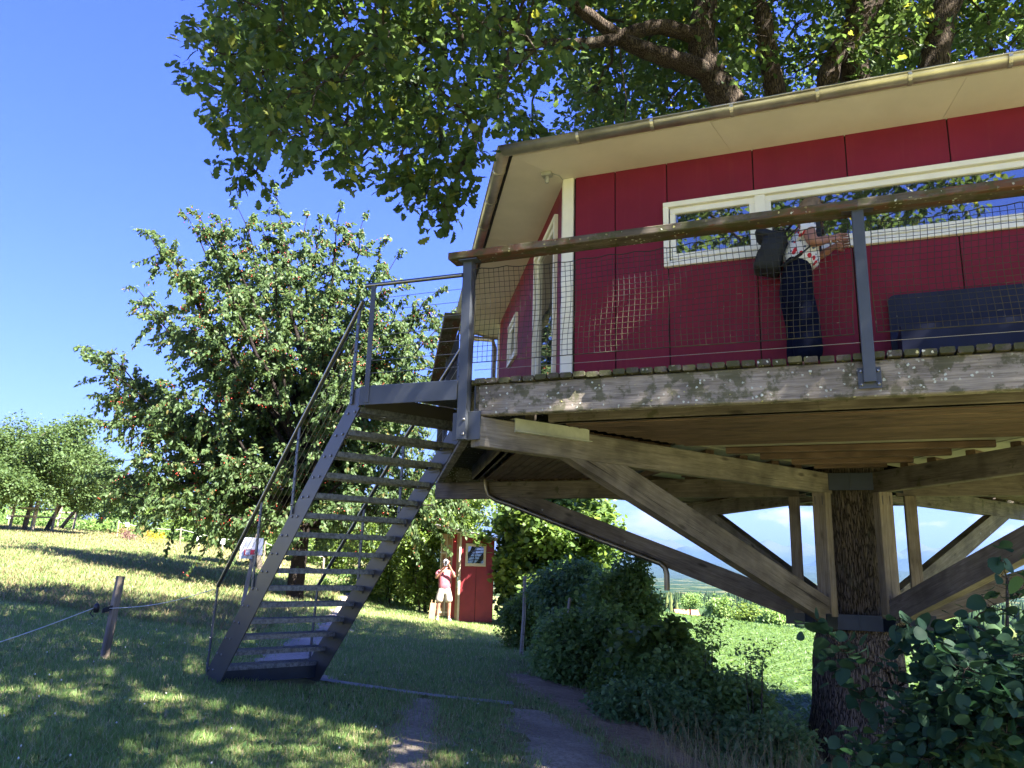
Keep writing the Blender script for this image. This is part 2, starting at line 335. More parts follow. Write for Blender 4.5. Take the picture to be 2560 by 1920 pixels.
# oak clump centres (metres): hanging boughs left of the cabin, tips, boughs beyond the roof
OAK_HANG = [(-3.72,8.48,7.31),(-1.25,7.16,6.70),(-1.89,8.24,7.45),(-3.11,7.46,5.91),(-2.00,8.26,5.88),(0.25,7.93,6.78),(-0.61,5.61,4.74),(0.27,6.73,5.71),(-0.00,7.30,5.25),(-0.58,8.15,7.89),(-2.30,7.98,7.45),(-2.51,8.20,5.28),(-2.74,7.97,4.83),(-0.75,7.14,4.41),(-0.39,5.97,3.55),(-0.18,7.33,5.88),(-2.57,6.65,4.39),(-0.11,7.62,6.53),(-1.62,6.31,4.42),(-3.04,8.31,5.32),(-1.03,6.34,3.64),(-0.24,9.07,8.21),(-1.28,9.09,6.42),(-1.83,6.30,5.90),(-2.09,6.06,3.60),(-2.73,8.66,6.50),(-2.91,8.14,5.92),(-3.02,6.93,4.62),(-1.25,8.01,5.44),(-1.23,6.31,4.59),(-1.62,7.33,6.74),(-1.28,7.02,4.45),(-2.48,7.00,4.50),(-1.81,7.01,4.04),(-2.15,7.33,5.98),(-3.75,8.92,6.46),(-1.52,9.01,5.83),(-0.25,6.51,4.03),(-1.45,6.54,5.37),(-1.37,7.83,6.52),(-1.54,5.92,3.91),(-2.69,7.06,5.22),(-0.78,6.31,5.22),(0.11,6.13,5.35),(-2.12,6.41,5.25),(-3.27,8.01,6.26),(-2.73,6.23,4.39),(-1.17,5.83,5.69),(-1.56,6.45,3.88),(-0.72,6.94,5.82),(-0.57,8.42,6.38),(-0.09,9.07,6.61),(-0.48,7.62,5.14),(-0.92,8.06,4.79),(-1.45,8.00,5.79),(-2.30,7.81,5.27),(-0.33,5.70,4.35),(-1.42,7.90,4.74),(-0.93,6.88,5.51),(-0.87,8.72,8.25),(-3.68,8.82,8.10),(-1.87,6.98,5.94),(-0.96,7.35,6.66),(-0.67,5.64,3.72),(-1.59,8.79,7.47),(-2.22,6.20,4.52),(-1.21,8.78,5.11),(-3.48,8.81,6.09),(-0.66,7.90,6.13),(-0.97,7.95,6.50),(-1.21,7.44,4.96),(-2.64,8.92,6.93),(-2.19,5.64,5.10),(-1.33,8.55,6.49),(-2.52,7.27,4.26),(-0.37,8.88,5.56),(-1.57,7.62,5.36),(-3.32,8.94,6.66),(0.03,7.99,7.79),(-1.91,6.10,5.57),(-1.49,7.44,5.97),(-0.18,5.83,3.79),(-0.54,6.43,4.72),(-0.06,5.77,5.07),(-1.41,6.03,3.40),(0.21,8.98,8.66),(-1.62,5.61,3.65),(-1.81,7.86,5.29),(-0.36,7.04,6.42),(-1.37,8.61,8.33),(-0.89,6.48,6.21),(-2.64,8.23,7.04),(-1.95,6.04,4.99),(0.18,5.86,5.54),(-0.51,7.13,5.40),(-1.66,6.58,5.02),(-1.27,7.52,6.65),(0.05,8.58,6.47),(-3.62,8.46,7.88),(-2.50,8.72,7.73),(-1.20,7.86,5.13),(-0.23,6.35,5.81),(-2.73,7.37,6.64),(-0.70,6.47,4.01),(-0.82,5.83,5.56),(-2.00,7.22,5.43),(-2.39,6.25,5.96),(-3.21,7.80,4.78),(0.12,7.59,7.31),(-1.92,6.03,4.12),(-2.41,9.13,5.68),(-2.35,5.82,3.78),(-1.31,8.01,7.42),(-0.71,9.13,5.20),(-3.85,8.74,6.88),(-1.76,8.42,6.88),(-0.15,7.46,6.84),(-3.06,7.51,6.67),(-4.12,9.08,8.65),(-2.26,7.51,4.82),(-0.51,9.10,6.32),(-1.81,8.56,5.14),(-1.16,7.15,5.36),(-3.52,8.75,5.38),(-0.76,9.05,8.27),(-2.07,5.91,4.41),(-1.52,5.69,5.39),(-0.31,8.67,6.69),(-1.81,7.70,6.96),(-1.26,5.89,4.95),(-1.67,6.69,4.53),(-2.84,7.73,6.51),(-1.25,5.87,4.23),(-2.76,8.29,7.46),(-1.01,8.75,7.36),(-2.93,6.94,6.70),(-0.82,7.43,4.20),(-2.50,6.34,4.90),(-3.37,8.76,7.42),(-1.69,7.44,4.82),(-1.38,6.79,5.08),(-2.42,7.41,6.92),(-0.85,7.77,5.40),(-0.98,7.10,6.26),(-2.75,7.99,7.26),(-0.12,7.92,6.82),(0.12,5.61,4.05),(-1.99,6.83,4.41),(-2.42,8.36,4.92),(-2.56,8.46,5.71),(0.26,8.40,7.20),(-0.13,8.27,6.56),(-0.52,8.78,8.52),(-2.06,7.68,6.48),(-0.92,7.71,4.43),(-1.84,9.17,6.87),(-1.12,6.78,6.57),(-0.72,8.57,6.78),(0.27,6.03,5.94),(0.35,7.31,6.70),(-0.04,6.49,4.98),(-1.64,8.87,8.30),(-2.26,7.12,5.74),(-2.39,9.02,6.08),(-3.48,8.33,6.39),(-1.59,8.35,7.95),(-2.39,5.66,4.56),(0.36,6.82,6.29),(-2.14,6.82,5.22),(-2.67,8.60,8.07),(-1.81,8.49,6.13),(-3.24,8.71,4.91),(-3.10,7.35,5.14),(-0.92,6.05,4.89),(-2.70,8.06,5.61),(-1.03,8.40,6.21),(0.37,9.06,6.95),(-1.06,7.32,5.87),(-2.30,8.69,6.04),(-0.26,8.17,5.57),(-2.88,9.11,7.89),(-1.38,7.59,4.47),(-3.00,8.77,5.16),(-3.16,8.24,6.74),(-2.77,7.52,5.26),(-2.07,9.03,7.19),(-1.68,5.69,3.32),(-0.26,8.44,7.45),(-1.21,9.04,7.26),(-0.46,8.33,6.98)]
OAK_TIPS = [(-2.75,7.60,3.94),(-3.01,7.80,4.11),(-0.72,6.40,3.25),(-0.80,6.30,3.04),(-0.56,6.20,3.11),(-0.62,6.20,2.94),(-0.93,6.60,3.42),(-1.12,6.80,3.73),(-0.43,6.20,3.40),(0.16,8.50,5.02),(-0.03,8.20,5.04),(0.07,8.30,4.79),(-1.66,7.20,3.80),(-1.02,6.50,3.41),(-3.80,8.20,5.50),(-3.83,8.30,6.06),(-3.31,8.00,4.67),(-2.23,7.50,4.04),(-1.84,7.20,4.10)]
OAK_BACK = [(0.78,9.26,8.68),(2.58,9.01,6.22),(4.89,14.47,10.66),(4.54,9.38,8.13),(6.81,10.01,7.39),(1.08,10.61,9.84),(6.01,12.95,11.67),(3.50,12.35,8.26),(8.13,12.62,10.94),(11.27,15.05,14.44),(3.52,13.38,10.33),(7.28,14.59,10.69),(1.99,11.78,8.13),(5.77,14.83,12.20),(3.86,9.18,7.56),(5.29,13.66,11.93),(6.59,11.31,9.81),(6.48,15.10,11.48),(5.71,10.64,8.93),(5.92,11.87,10.99),(5.23,11.02,8.36),(6.56,13.15,10.39),(2.03,13.42,11.85),(7.29,10.43,8.98),(7.45,15.12,10.75),(5.66,15.23,10.50),(0.84,11.20,9.53),(7.37,15.11,11.95),(1.79,9.31,7.78),(1.65,9.15,6.70),(1.06,9.62,6.38),(4.47,9.96,8.73),(1.31,12.05,10.47),(11.52,14.63,12.18),(6.43,13.91,11.01),(1.25,12.64,11.48),(11.60,15.24,11.63),(2.27,11.05,7.42),(7.70,10.89,10.36),(6.36,15.13,12.35),(2.00,13.94,9.38),(2.54,12.64,9.59),(6.08,9.44,6.88),(4.18,14.74,13.02),(1.69,15.47,12.32),(6.79,9.38,8.59),(5.87,14.24,10.08),(2.34,11.83,9.37),(3.89,10.80,7.31),(2.75,8.81,8.29),(6.42,10.52,10.02),(9.04,11.68,8.91),(3.36,14.27,9.85),(6.93,10.85,10.16),(2.46,12.46,8.95),(7.78,9.64,8.47),(0.99,14.79,12.87),(6.65,12.66,10.97),(4.90,8.93,7.47),(5.45,9.34,7.00),(5.07,11.57,10.44),(6.68,11.02,8.17),(8.47,13.16,11.43),(3.39,12.65,9.14),(2.99,13.07,10.25),(9.10,11.87,10.22),(2.59,14.81,9.21),(8.72,11.04,9.77),(1.21,9.18,7.12),(4.91,13.21,10.77),(3.04,14.70,13.26),(10.68,13.68,10.51),(0.55,9.34,7.15),(1.81,12.39,11.48),(1.08,9.99,8.58),(2.77,13.94,11.91),(3.06,11.44,8.66),(1.76,15.25,13.56),(8.12,10.79,8.75),(7.86,10.56,9.21),(1.14,9.45,8.06),(2.60,10.79,9.84),(5.37,14.19,10.72),(3.93,14.62,11.83),(7.94,14.23,11.23),(6.14,15.15,14.47),(7.76,11.80,10.89),(1.78,10.48,8.27),(2.20,13.89,12.97),(1.45,10.69,7.43),(2.72,14.49,11.72),(2.33,9.98,7.83),(2.02,9.52,6.17),(5.80,15.26,11.25),(8.89,14.05,13.22),(3.54,11.22,8.42),(10.21,12.95,12.45),(8.16,11.87,11.34),(3.08,9.02,7.46),(4.60,10.69,9.24),(9.85,14.06,10.70),(9.58,11.52,10.70),(10.11,13.40,10.87),(4.15,8.91,6.60),(9.19,13.44,11.25),(5.17,12.01,10.78),(1.95,14.85,11.14),(0.90,14.29,13.49),(2.86,9.80,7.32),(4.18,8.82,8.39),(6.43,10.12,8.38),(1.10,11.86,7.23),(4.25,10.65,9.93),(5.99,15.22,12.95),(2.88,9.76,8.30),(3.01,13.55,11.13),(4.14,15.37,10.57),(2.88,8.94,6.77),(8.59,12.88,10.63),(5.28,10.73,9.59),(8.16,12.63,10.05),(4.53,9.42,8.89),(5.68,10.29,8.26),(12.29,15.09,14.50),(10.48,14.66,14.14),(1.77,14.41,13.13),(2.33,12.56,11.06),(5.53,10.58,10.12),(1.59,12.95,10.56),(3.26,11.70,9.31),(9.49,13.45,12.67),(6.91,10.07,8.00),(5.18,10.07,7.34),(3.86,15.35,12.32),(12.05,14.52,13.52),(4.16,11.73,10.09),(1.17,13.49,9.24),(3.29,13.78,12.93),(6.66,13.93,12.13),(4.51,14.13,9.45),(8.50,13.28,9.88),(3.74,10.78,8.04),(11.17,13.95,13.18),(4.98,9.55,7.41),(4.86,14.58,9.59),(2.16,10.17,9.36),(1.11,10.40,6.29),(0.98,9.03,5.93),(7.87,9.87,9.33),(3.81,9.55,8.50),(4.20,12.68,11.81),(4.79,13.69,10.05),(1.80,9.73,8.45),(8.55,13.72,12.27),(2.23,8.94,6.84),(1.89,13.89,12.13),(5.78,14.69,12.74),(10.55,14.10,11.73),(5.21,13.04,10.10),(1.11,12.21,7.98),(2.48,13.33,8.89),(3.93,9.95,6.93),(7.69,12.38,10.68),(8.64,15.28,13.39),(2.09,15.30,9.60),(9.46,14.09,11.25),(7.40,12.45,11.39),(1.54,9.87,7.80),(6.66,13.98,12.75),(9.13,14.60,10.85),(1.50,11.05,10.27),(9.99,12.54,9.98),(3.40,13.92,10.41),(5.51,11.19,10.55),(3.81,14.97,13.81),(1.54,10.80,6.81),(6.29,12.27,8.62),(1.09,11.95,8.80),(3.44,12.64,9.94),(0.75,10.17,8.17),(8.09,15.38,11.59),(9.60,12.03,9.35),(11.14,14.31,11.93),(2.04,10.74,9.48),(8.47,14.66,11.76),(7.19,11.64,9.58),(1.44,14.58,9.03),(9.47,14.45,13.04),(1.77,10.51,8.93),(2.87,10.56,9.05),(5.60,14.44,13.64),(7.01,12.51,9.58),(2.54,8.84,7.67),(6.46,11.62,8.81),(4.84,13.65,12.80),(2.72,10.52,8.26),(5.74,11.20,10.01),(6.04,12.99,10.27),(1.24,15.12,9.08),(7.13,11.26,8.95),(2.54,11.26,9.14),(7.96,14.28,12.24),(3.28,9.16,8.47),(3.10,14.53,12.66),(4.73,13.33,9.29),(7.88,9.75,7.67),(1.51,9.83,9.24),(7.51,11.84,11.39),(4.93,8.95,6.80),(5.80,11.19,8.00),(8.37,10.65,9.49),(5.84,12.51,11.34),(2.66,14.23,10.18),(1.96,13.44,8.29),(5.82,10.63,7.69),(1.10,11.35,7.96),(10.12,13.76,12.13),(7.97,15.19,13.03),(6.82,8.97,7.20),(2.53,9.27,8.74),(1.97,12.40,7.91),(1.14,14.26,12.54),(3.56,10.72,8.93),(8.34,11.55,8.71),(5.83,11.35,8.59),(2.16,10.12,6.59),(2.41,11.69,8.51),(5.81,13.68,12.37),(6.99,13.56,11.14),(6.01,11.76,9.86),(7.09,11.50,10.91),(3.93,13.23,12.42),(3.12,15.15,10.25),(0.86,10.65,7.80),(7.50,11.95,9.17),(4.64,14.26,12.27),(3.07,11.88,7.62),(4.73,15.47,13.29),(5.62,9.23,8.82),(1.84,11.99,9.70)]

# ================================================================== GROUND
_kx = [-200, -80, -30, -26, -12, -6, -2.6, -1, 0.5, 2, 4, 10, 30, 80, 200]
_kb = [3.0, 2.2, 1.05, 0.75, -0.45, -1.0, -1.32, -1.43, -1.56, -1.75, -2.12, -2.7, -4.5, -8.5, -14]
_ks = [0.0, 0.004, 0.008, 0.009, 0.012, -0.004, -0.022, -0.022, -0.02, -0.016, -0.012, -0.01, -0.010, -0.01, -0.01]
def gz(x, y):
    x = np.asarray(x, float); y = np.asarray(y, float)
    b = (np.interp(x-0.7, _kx, _kb)+np.interp(x, _kx, _kb)+np.interp(x+0.7, _kx, _kb))/3
    s = (np.interp(x-1.5, _kx, _ks)+np.interp(x+1.5, _kx, _ks))/2
    z = b+s*np.maximum(y-9, 0)+0.012*np.sin(x*1.7+y*0.6)*np.cos(y*1.3-x*0.4)
    return z
FR = [60, 90, 150, 300, 500, 1000, 1500, 2500, 6000, 9000, 15000, 70000]
FZ = [0, -4, -14, -22, -30, -44, -55, -95, -120, -125, -110, -100]
def fnoise(x, y, seed, octv=5, lac=2.1):
    r = np.random.default_rng(seed); z = np.zeros_like(x); a = 1.0; f = 1.0
    for _ in range(octv):
        for _k in range(3):
            t = r.random()*2*pi; ph = r.random()*6.28; z += a/3*np.sin((x*cos(t)+y*sin(t))*f+ph+1.3*np.sin((x*sin(t)-y*cos(t))*f*0.7+ph*2))
        a *= 0.5; f *= lac
    return z
def tz(x, y):
    r = np.hypot(x, y); zr = gz(x, y); k = np.clip((r-62)/90, 0, 1)
    far = np.interp(r, FR, FZ)-4
    far = far+np.clip((r-400)/800, 0, 1)*7*fnoise(x/260, y/260, 3, 4)*np.clip((9000-r)/3000, 0, 1)
    return zr*(1-k)+far*k
def polar(name, r0, r1, nr, az0, az1, na, fn, mat, parent=None, logr=True):
    rr = np.geomspace(r0, r1, nr) if logr else np.linspace(r0, r1, nr); aa = np.linspace(az0, az1, na)
    R_, A_ = np.meshgrid(rr, aa, indexing='ij'); X = R_*np.sin(A_); Y = R_*np.cos(A_); Z = fn(X, Y)
    V = np.stack([X, Y, Z], -1).reshape(-1, 3); i = np.arange(nr-1)[:, None]*na+np.arange(na-1)[None]
    F = np.stack([i, i+1, i+na+1, i+na], -1).reshape(-1, 4)[:, ::-1]
    me = raw_mesh(name, V, F, None, mat); me.polygons.foreach_set('use_smooth', [True]*len(F)); return link(name, me, parent)

# -- soil / lawn material
m, t, p, o = newmat('lawn'); v = coords(t, rand=False)
sx = N(t, 'ShaderNodeSeparateXYZ'); t.links.new(v, sx.inputs[0])
fine = noise(t, v, 9, 8, 0.7); med = noise(t, v, 0.9, 6, 0.6); big = noise(t, v, 0.16, 4)
g = mix(t, mapr(t, fine, 0.3, 0.7), (0.12, 0.135, 0.048), (0.25, 0.24, 0.10))
dry = mth(t, 'ADD', mth(t, 'MULTIPLY', mapr(t, med, 0.42, 0.68), 0.5), mapr(t, big, 0.48, 0.62, 0, 0.3))
lf = mth(t, 'MULTIPLY', mapr(t, sx.outputs[1], 13, 22), mapr(t, sx.outputs[0], -4.5, -9.0))
dryl = mth(t, 'ADD', mth(t, 'MULTIPLY', dry, 0.55), mth(t, 'MULTIPLY', lf, 0.62))
g = mix(t, dryl, g, mix(t, mapr(t, noise(t, v, 24, 5, 0.7), 0.35, 0.65), (0.14, 0.13, 0.055), (0.22, 0.20, 0.095)))
setv(t, p.inputs['Base Color'], g); p.inputs['Roughness'].default_value = 0.95; p.inputs['Specular IOR Level'].default_value = 0.1
bump(t, p, mth(t, 'ADD', fine, mth(t, 'MULTIPLY', noise(t, v, 40, 4, 0.7), 0.6)), 0.9, 0.05)
LAWN = m
ground = polar('ground', 0.4, 62, 110, -pi, pi, 361, gz, LAWN); tag(ground, kind='structure', label='mown grassy ground rising to the left and falling away to the right')

# -- far country
m, t, p, o = newmat('valley'); v = coords(t, rand=False)
n1_ = noise(t, v, 0.006, 6, 0.55); n2_ = noise(t, v, 0.02, 5, 0.6)
c = mix(t, mapr(t, n1_, 0.53, 0.58), (0.016, 0.032, 0.014), mix(t, mapr(t, noise(t, v, 0.003, 3), 0.4, 0.6), (0.045, 0.070, 0.024), (0.085, 0.085, 0.040)))
setv(t, p.inputs['Base Color'], c); p.inputs['Roughness'].default_value = 1; p.inputs['Specular IOR Level'].default_value = 0
bump(t, p, n2_, 1.0, 6)
VALLEY = m
valley = polar('valley', 61.9, 9000, 120, -pi, pi, 541, tz, VALLEY); tag(valley, kind='structure', label='distant valley of woods and meadows')
def mz(x, y):
    r = np.hypot(x, y); a = np.degrees(np.arctan2(x, y)); z = np.interp(r, FR, FZ)-4
    def ridge(r0, wd, h, sc, seed, lo=0.25):
        n = 1-np.abs(fnoise(a*sc+r/30000, r/9000*0.8, seed, 6)); n = np.clip(n, 0, 1)
        return np.exp(-((r-r0)/wd)**2)*h*(lo+(1-lo)*n)
    z = z+ridge(14000, 1800, 130, 0.10, 5, 0.6)+ridge(19500, 2200, 260, 0.16, 8, 0.5)
    w = 0.35+0.65*np.clip((a-3)/6, 0, 1)*1.0
    z = z+ridge(29000, 3000, 820, 0.42, 21, 0.3)*w+ridge(39000, 4500, 1700, 0.33, 14, 0.35)*w
    b = np.exp(-((a-4.5)/3.0)**2)*np.exp(-((r-25000)/3500)**2)*980
    return z+b
m, t, p, o = newmat('mountain'); v = coords(t, rand=False); sx = N(t, 'ShaderNodeSeparateXYZ'); t.links.new(v, sx.inputs[0])
nn = noise(t, v, 0.0006, 7, 0.65)
c = mix(t, mapr(t, mth(t, 'ADD', sx.outputs[2], mth(t, 'MULTIPLY', nn, 700)), 700, 1300), (0.025, 0.04, 0.03), (0.075, 0.08, 0.085))
c = mix(t, mth(t, 'MULTIPLY', mapr(t, sx.outputs[2], 900, 1300), mapr(t, noise(t, v, 0.0015, 5, 0.7), 0.68, 0.74)), c, (0.22, 0.23, 0.25))
setv(t, p.inputs['Base Color'], c); p.inputs['Roughness'].default_value = 1; p.inputs['Specular IOR Level'].default_value = 0; bump(t, p, nn, 1, 300)
mtn = polar('mountains', 8900, 52000, 90, -pi, pi, 1081, mz, m); tag(mtn, kind='structure', label='hazy blue mountain range on the horizon')

# ------------------------------------------------------------------ haze
hz = MB(); hz.box((-56000, -56000, -420), (56000, 56000, 1750)); m = bpy.data.materials.new('haze_air'); m.use_nodes = True; t = m.node_tree; t.nodes.clear()
oo = N(t, 'ShaderNodeOutputMaterial'); pv = N(t, 'ShaderNodeVolumePrincipled'); pv.inputs['Color'].default_value = (0.12, 0.20, 0.40, 1); pv.inputs['Density'].default_value = 3.4e-5
pv.inputs['Anisotropy'].default_value = 0.15
t.links.new(pv.outputs[0], oo.inputs['Volume']); haze = hz.build('haze', m); tag(haze, kind='stuff', label='pale blue haze over the distant hills')

# ------------------------------------------------------------------ paths and ruts (sheets 4 mm above the ground, ragged edges)
def strip(name, pts, widths, mat, lift=0.006, label=None, seg=0.12, nw=7, rag=0.07, seed=1):
    r = np.random.default_rng(seed); P = [np.array(q, float) for q in pts]; line = []; wd = []
    for i in range(len(P)-1):
        k = max(2, int(np.linalg.norm(P[i+1]-P[i])/seg))
        for j in range(k):
            f = j/k; line.append(P[i]*(1-f)+P[i+1]*f); wd.append(widths[i]*(1-f)+widths[i+1]*f)
    line.append(P[-1]); wd.append(widths[-1]); line = np.array(line)
    for _ in range(6): line[1:-1] = (line[:-2]+line[1:-1]*2+line[2:])/4
    tg = np.gradient(line, axis=0); tg /= np.linalg.norm(tg, axis=1, keepdims=True); nm = np.stack([-tg[:, 1], tg[:, 0]], 1)
    V = []; nl = len(line); e1 = np.convolve(r.normal(size=nl+4), np.ones(3)/3, 'same')[:nl]*rag; e2 = np.convolve(r.normal(size=nl+4), np.ones(3)/3, 'same')[:nl]*rag
    for i in range(nl):
        for j in range(nw):
            f = j/(nw-1)-0.5; off = f*wd[i]+(e1[i] if j == 0 else e2[i] if j == nw-1 else 0); q = line[i]+nm[i]*off
            V.append((q[0], q[1], float(gz(q[0], q[1]))+lift-(0.012 if j in (0, nw-1) else 0)))
    F = [(i*nw+j, (i+1)*nw+j, (i+1)*nw+j+1, i*nw+j+1) for i in range(nl-1) for j in range(nw-1)]
    me = raw_mesh(name, np.array(V), np.array(F)[:, ::-1], None, mat); me.polygons.foreach_set('use_smooth', [True]*len(F))
    ob = link(name, me); tag(ob, kind='structure', label=label); return ob
def groundmat(name, c1, c2, sc, speck=None, bs=0.6):
    m, t, p, o = newmat(name); v = coords(t, rand=False)
    a = noise(t, v, sc, 8, 0.75); b = noise(t, v, 1.4, 4)
    c = mix(t, mapr(t, a, 0.32, 0.68), c1, c2); c = mix(t, mapr(t, b, 0.35, 0.7, 0, 0.6), c, tuple(k*0.6 for k in c1))
    vo = N(t, 'ShaderNodeTexVoronoi'); vo.inputs['Scale'].default_value = sc*3; t.links.new(v, vo.inputs['Vector'])
    if speck: c = mix(t, mapr(t, vo.outputs['Distance'], 0.10, 0.22, 0.6, 0), c, speck)
    setv(t, p.inputs['Base Color'], c); p.inputs['Roughness'].default_value = 0.92; p.inputs['Specular IOR Level'].default_value = 0.2
    bump(t, p, mth(t, 'ADD', a, mth(t, 'MULTIPLY', vo.outputs['Distance'], -0.7)), bs, 0.02); return m
GRAV = groundmat('gravel', (0.25, 0.205, 0.145), (0.50, 0.42, 0.31), 26, (0.62, 0.54, 0.43), 1.0)
DIRT = groundmat('dirt', (0.25, 0.175, 0.105), (0.46, 0.335, 0.215), 14, (0.42, 0.33, 0.25), 0.8)
SLAB = groundmat('paving', (0.26, 0.25, 0.235), (0.38, 0.365, 0.345), 18)
RUTS = [([(-0.82, 8.95), (-0.80, 7.8), (-0.72, 6.6), (-0.62, 5.2), (-0.4, 3.0), (0, -2)], [0.35, 0.42, 0.46, 0.5, 0.55, 0.6]),
        ([(0.22, 9.0), (0.42, 8.1), (0.58, 7.0), (0.72, 5.6), (0.9, 3.0), (1.2, -2)], [0.45, 0.75, 0.85, 0.8, 0.8, 0.8]),
        ([(0.2, 12.2), (0.75, 11.0), (1.0, 9.8), (1.35, 8.6), (1.75, 7.2)], [0.5, 1.15, 1.0, 0.75, 0.5])]
PATHS = [([(-2.5, 9.3), (-2.75, 10.4), (-3.15, 13.0), (-3.3, 15.5), (-4.0, 20), (-4.9, 26), (-6.5, 36)], [1.3, 0.85, 0.62, 0.6, 0.6, 0.7, 0.8]),
         ([(-2.1, 9.35), (-1.5, 9.25), (-0.9, 9.18), (-0.3, 9.2), (0.1, 9.27)], [0.16, 0.17, 0.15, 0.15, 0.14])]
strip('gravel_rut', *RUTS[0], GRAV, 0.008, 'left gravel wheel rut of the track below the platform', seed=3, rag=0.16)
strip('gravel_rut', *RUTS[1], GRAV, 0.010, 'wider right gravel wheel rut of the track', seed=4, rag=0.18)
strip('dirt_patch', *RUTS[2], DIRT, 0.014, 'bare brown earth beside the hedge', seed=5, rag=0.2)
strip('gravel_path', *PATHS[0], groundmat('pale_gravel', (0.28, 0.225, 0.185), (0.44, 0.365, 0.305), 22), 0.012, 'pale path from the stair foot to the orchard', seed=6, rag=0.12)
strip('stone_edging', *PATHS[1], SLAB, 0.03, 'narrow flush stone edging between stair and track', seed=7, rag=0.02, nw=4)
def pathdist(x, y):
    d = np.full(np.shape(x), 9.0)
    for pts, ws in RUTS+PATHS:
        for i in range(len(pts)-1):
            a = np.array(pts[i]); b = np.array(pts[i+1]); ab = b-a; L2 = ab@ab
            f = np.clip(((x-a[0])*ab[0]+(y-a[1])*ab[1])/L2, 0, 1); w = (ws[i]*(1-f)+ws[i+1]*f)/2
            d = np.minimum(d, np.hypot(x-a[0]-f*ab[0], y-a[1]-f*ab[1])-w)
    return d
FOOT = [(-3.3, 9.1), (-2.1, 9.1)]

# ------------------------------------------------------------------ grass blades
def blades(name, X, Y, H, Wd, mat, label, lean=0.5, lift=0.0):
    n = len(X); a = rng.random(n)*2*pi; ln = (rng.random(n)*lean)*H; az = rng.random(n)*2*pi
    dx, dy = np.cos(a)*Wd/2, np.sin(a)*Wd/2; lx, ly = np.cos(az)*ln, np.sin(az)*ln; z = gz(X, Y)+lift
    V = np.stack([np.stack([X-dx, Y-dy, z], -1), np.stack([X+dx, Y+dy, z], -1), np.stack([X-dx*.7+lx*.35, Y-dy*.7+ly*.35, z+H*.55], -1),
                  np.stack([X+dx*.7+lx*.35, Y+dy*.7+ly*.35, z+H*.55], -1), np.stack([X+lx, Y+ly, z+H], -1)], 1)
    F = np.array([(0, 1, 3), (0, 3, 2), (2, 3, 4)]); FF = (F[None]+(np.arange(n)*5)[:, None, None]).reshape(-1, 3)
    ob = link(name, raw_mesh(name, V.reshape(-1, 3), FF, np.repeat(rng.random(n), 5), mat)); tag(ob, label, name.replace('_', ' '), kind='stuff'); return ob
def scatter(n, x0, x1, y0, y1, near=True):
    X = x0+(x1-x0)*rng.random(n); u = rng.random(n); Y = (y0*(y1/y0)**u) if near else y0+(y1-y0)*u
    return X, Y
GRASS = leafmat('grass_blade', (0.120, 0.205, 0.058), (0.215, 0.310, 0.100), (0.38, 0.34, 0.19), 0.18, 0.3, 0.5, 0.3)
STRAW = leafmat('dry_grass', (0.19, 0.155, 0.078), (0.29, 0.24, 0.13), None, 0, 0.25, 0.7, 0.2)
def clump(X, Y, s): return fnoise(X*s, Y*s, 77, 3)
n = 330000
Y = 3.2*(34/3.2)**rng.random(n); X = (rng.random(n)*2-1)*0.72*Y; X = np.where(X > 0.35*Y+0.5, rng.random(n)*-0.6*Y, X)
pd = pathdist(X, Y); ok = (pd > -0.04+0.10*rng.normal(size=n)) & (X < 3.2) & ~((X > 0.2) & (Y > 7) & (X > 1.1+0.15*(Y-9)) & (rng.random(n) > 0.35))
ok &= ~((np.abs(X+2.6) < 0.55) & (np.abs(Y-9.15) < 0.35))
X, Y = X[ok], Y[ok]; cl = clump(X, Y, 2.2); H = (0.028+0.024*rng.random(len(X))+0.016*np.clip(cl, -1, 1))*(1+0.03*Y)
blades('grass', X, Y, H, (0.0030+0.0010*rng.random(len(X)))*(1+0.12*Y), GRASS, 'short green grass covering the ground under and around the tree house', 0.9)
n = 60000
Y = 13*(60/13)**rng.random(n); X = -0.66*Y+(rng.random(n))*0.5*Y; ok = (X < -4.0-0.1*(Y-13)) & (pathdist(X, Y) > 0.05); X, Y = X[ok], Y[ok]
_g = rng.random(len(X)) < 0.58; Xg, Yg = X[_g], Y[_g]; X, Y = X[~_g], Y[~_g]
MEAD = leafmat('meadow_blade', (0.085, 0.125, 0.038), (0.15, 0.195, 0.068), None, 0, 0.3)
blades('meadow_grass', Xg, Yg, 0.06+0.07*rng.random(len(Xg)), 0.012+0.0006*Yg, MEAD, 'fresh green grass mixed through the dry slope', 1.2)
blades('hay_stubble', X, Y, 0.07+0.07*rng.random(len(X)), 0.012+0.0006*Y, STRAW, 'sun bleached dry grass on the open orchard slope', 1.4)
# dry tufts along ruts and dirt edge
n = 26000
Y = 3.2*(13/3.2)**rng.random(n); X = -1.6+rng.random(n)*4.6; pd = pathdist(X, Y); ok = (np.abs(pd-0.05) < 0.22*rng.random(n)+0.02) | ((X > 0.9) & (X < 2.4) & (rng.random(n) > 0.6)); X, Y = X[ok], Y[ok]
blades('dry_grass', X, Y, 0.02+0.06*rng.random(len(X))**2, 0.004+0.0005*Y, STRAW, 'withered straw along the edges of the track', 2.2)
n = 5000
Y = 3.2*(12/3.2)**rng.random(n); X = -1.4+rng.random(n)*3.4; ok = pathdist(X, Y) < 0.05; X, Y = X[ok], Y[ok]
blades('straw_litter', X, Y, 0.006+0.012*rng.random(len(X)), 0.004+0.0004*Y, STRAW, 'bits of straw and leaf litter lying in the wheel ruts', 7, 0.012)
# tall seeding grass by the trunk
n = 260
X = 1.3+rng.random(n)*1.7; Y = 6.2+rng.random(n)*1.6
blades('tall_grass', X, Y, 0.25+0.4*rng.random(n), np.full(n, 0.006), STRAW, 'tall pale seeding grass stalks at the foot of the hedge', 0.7)
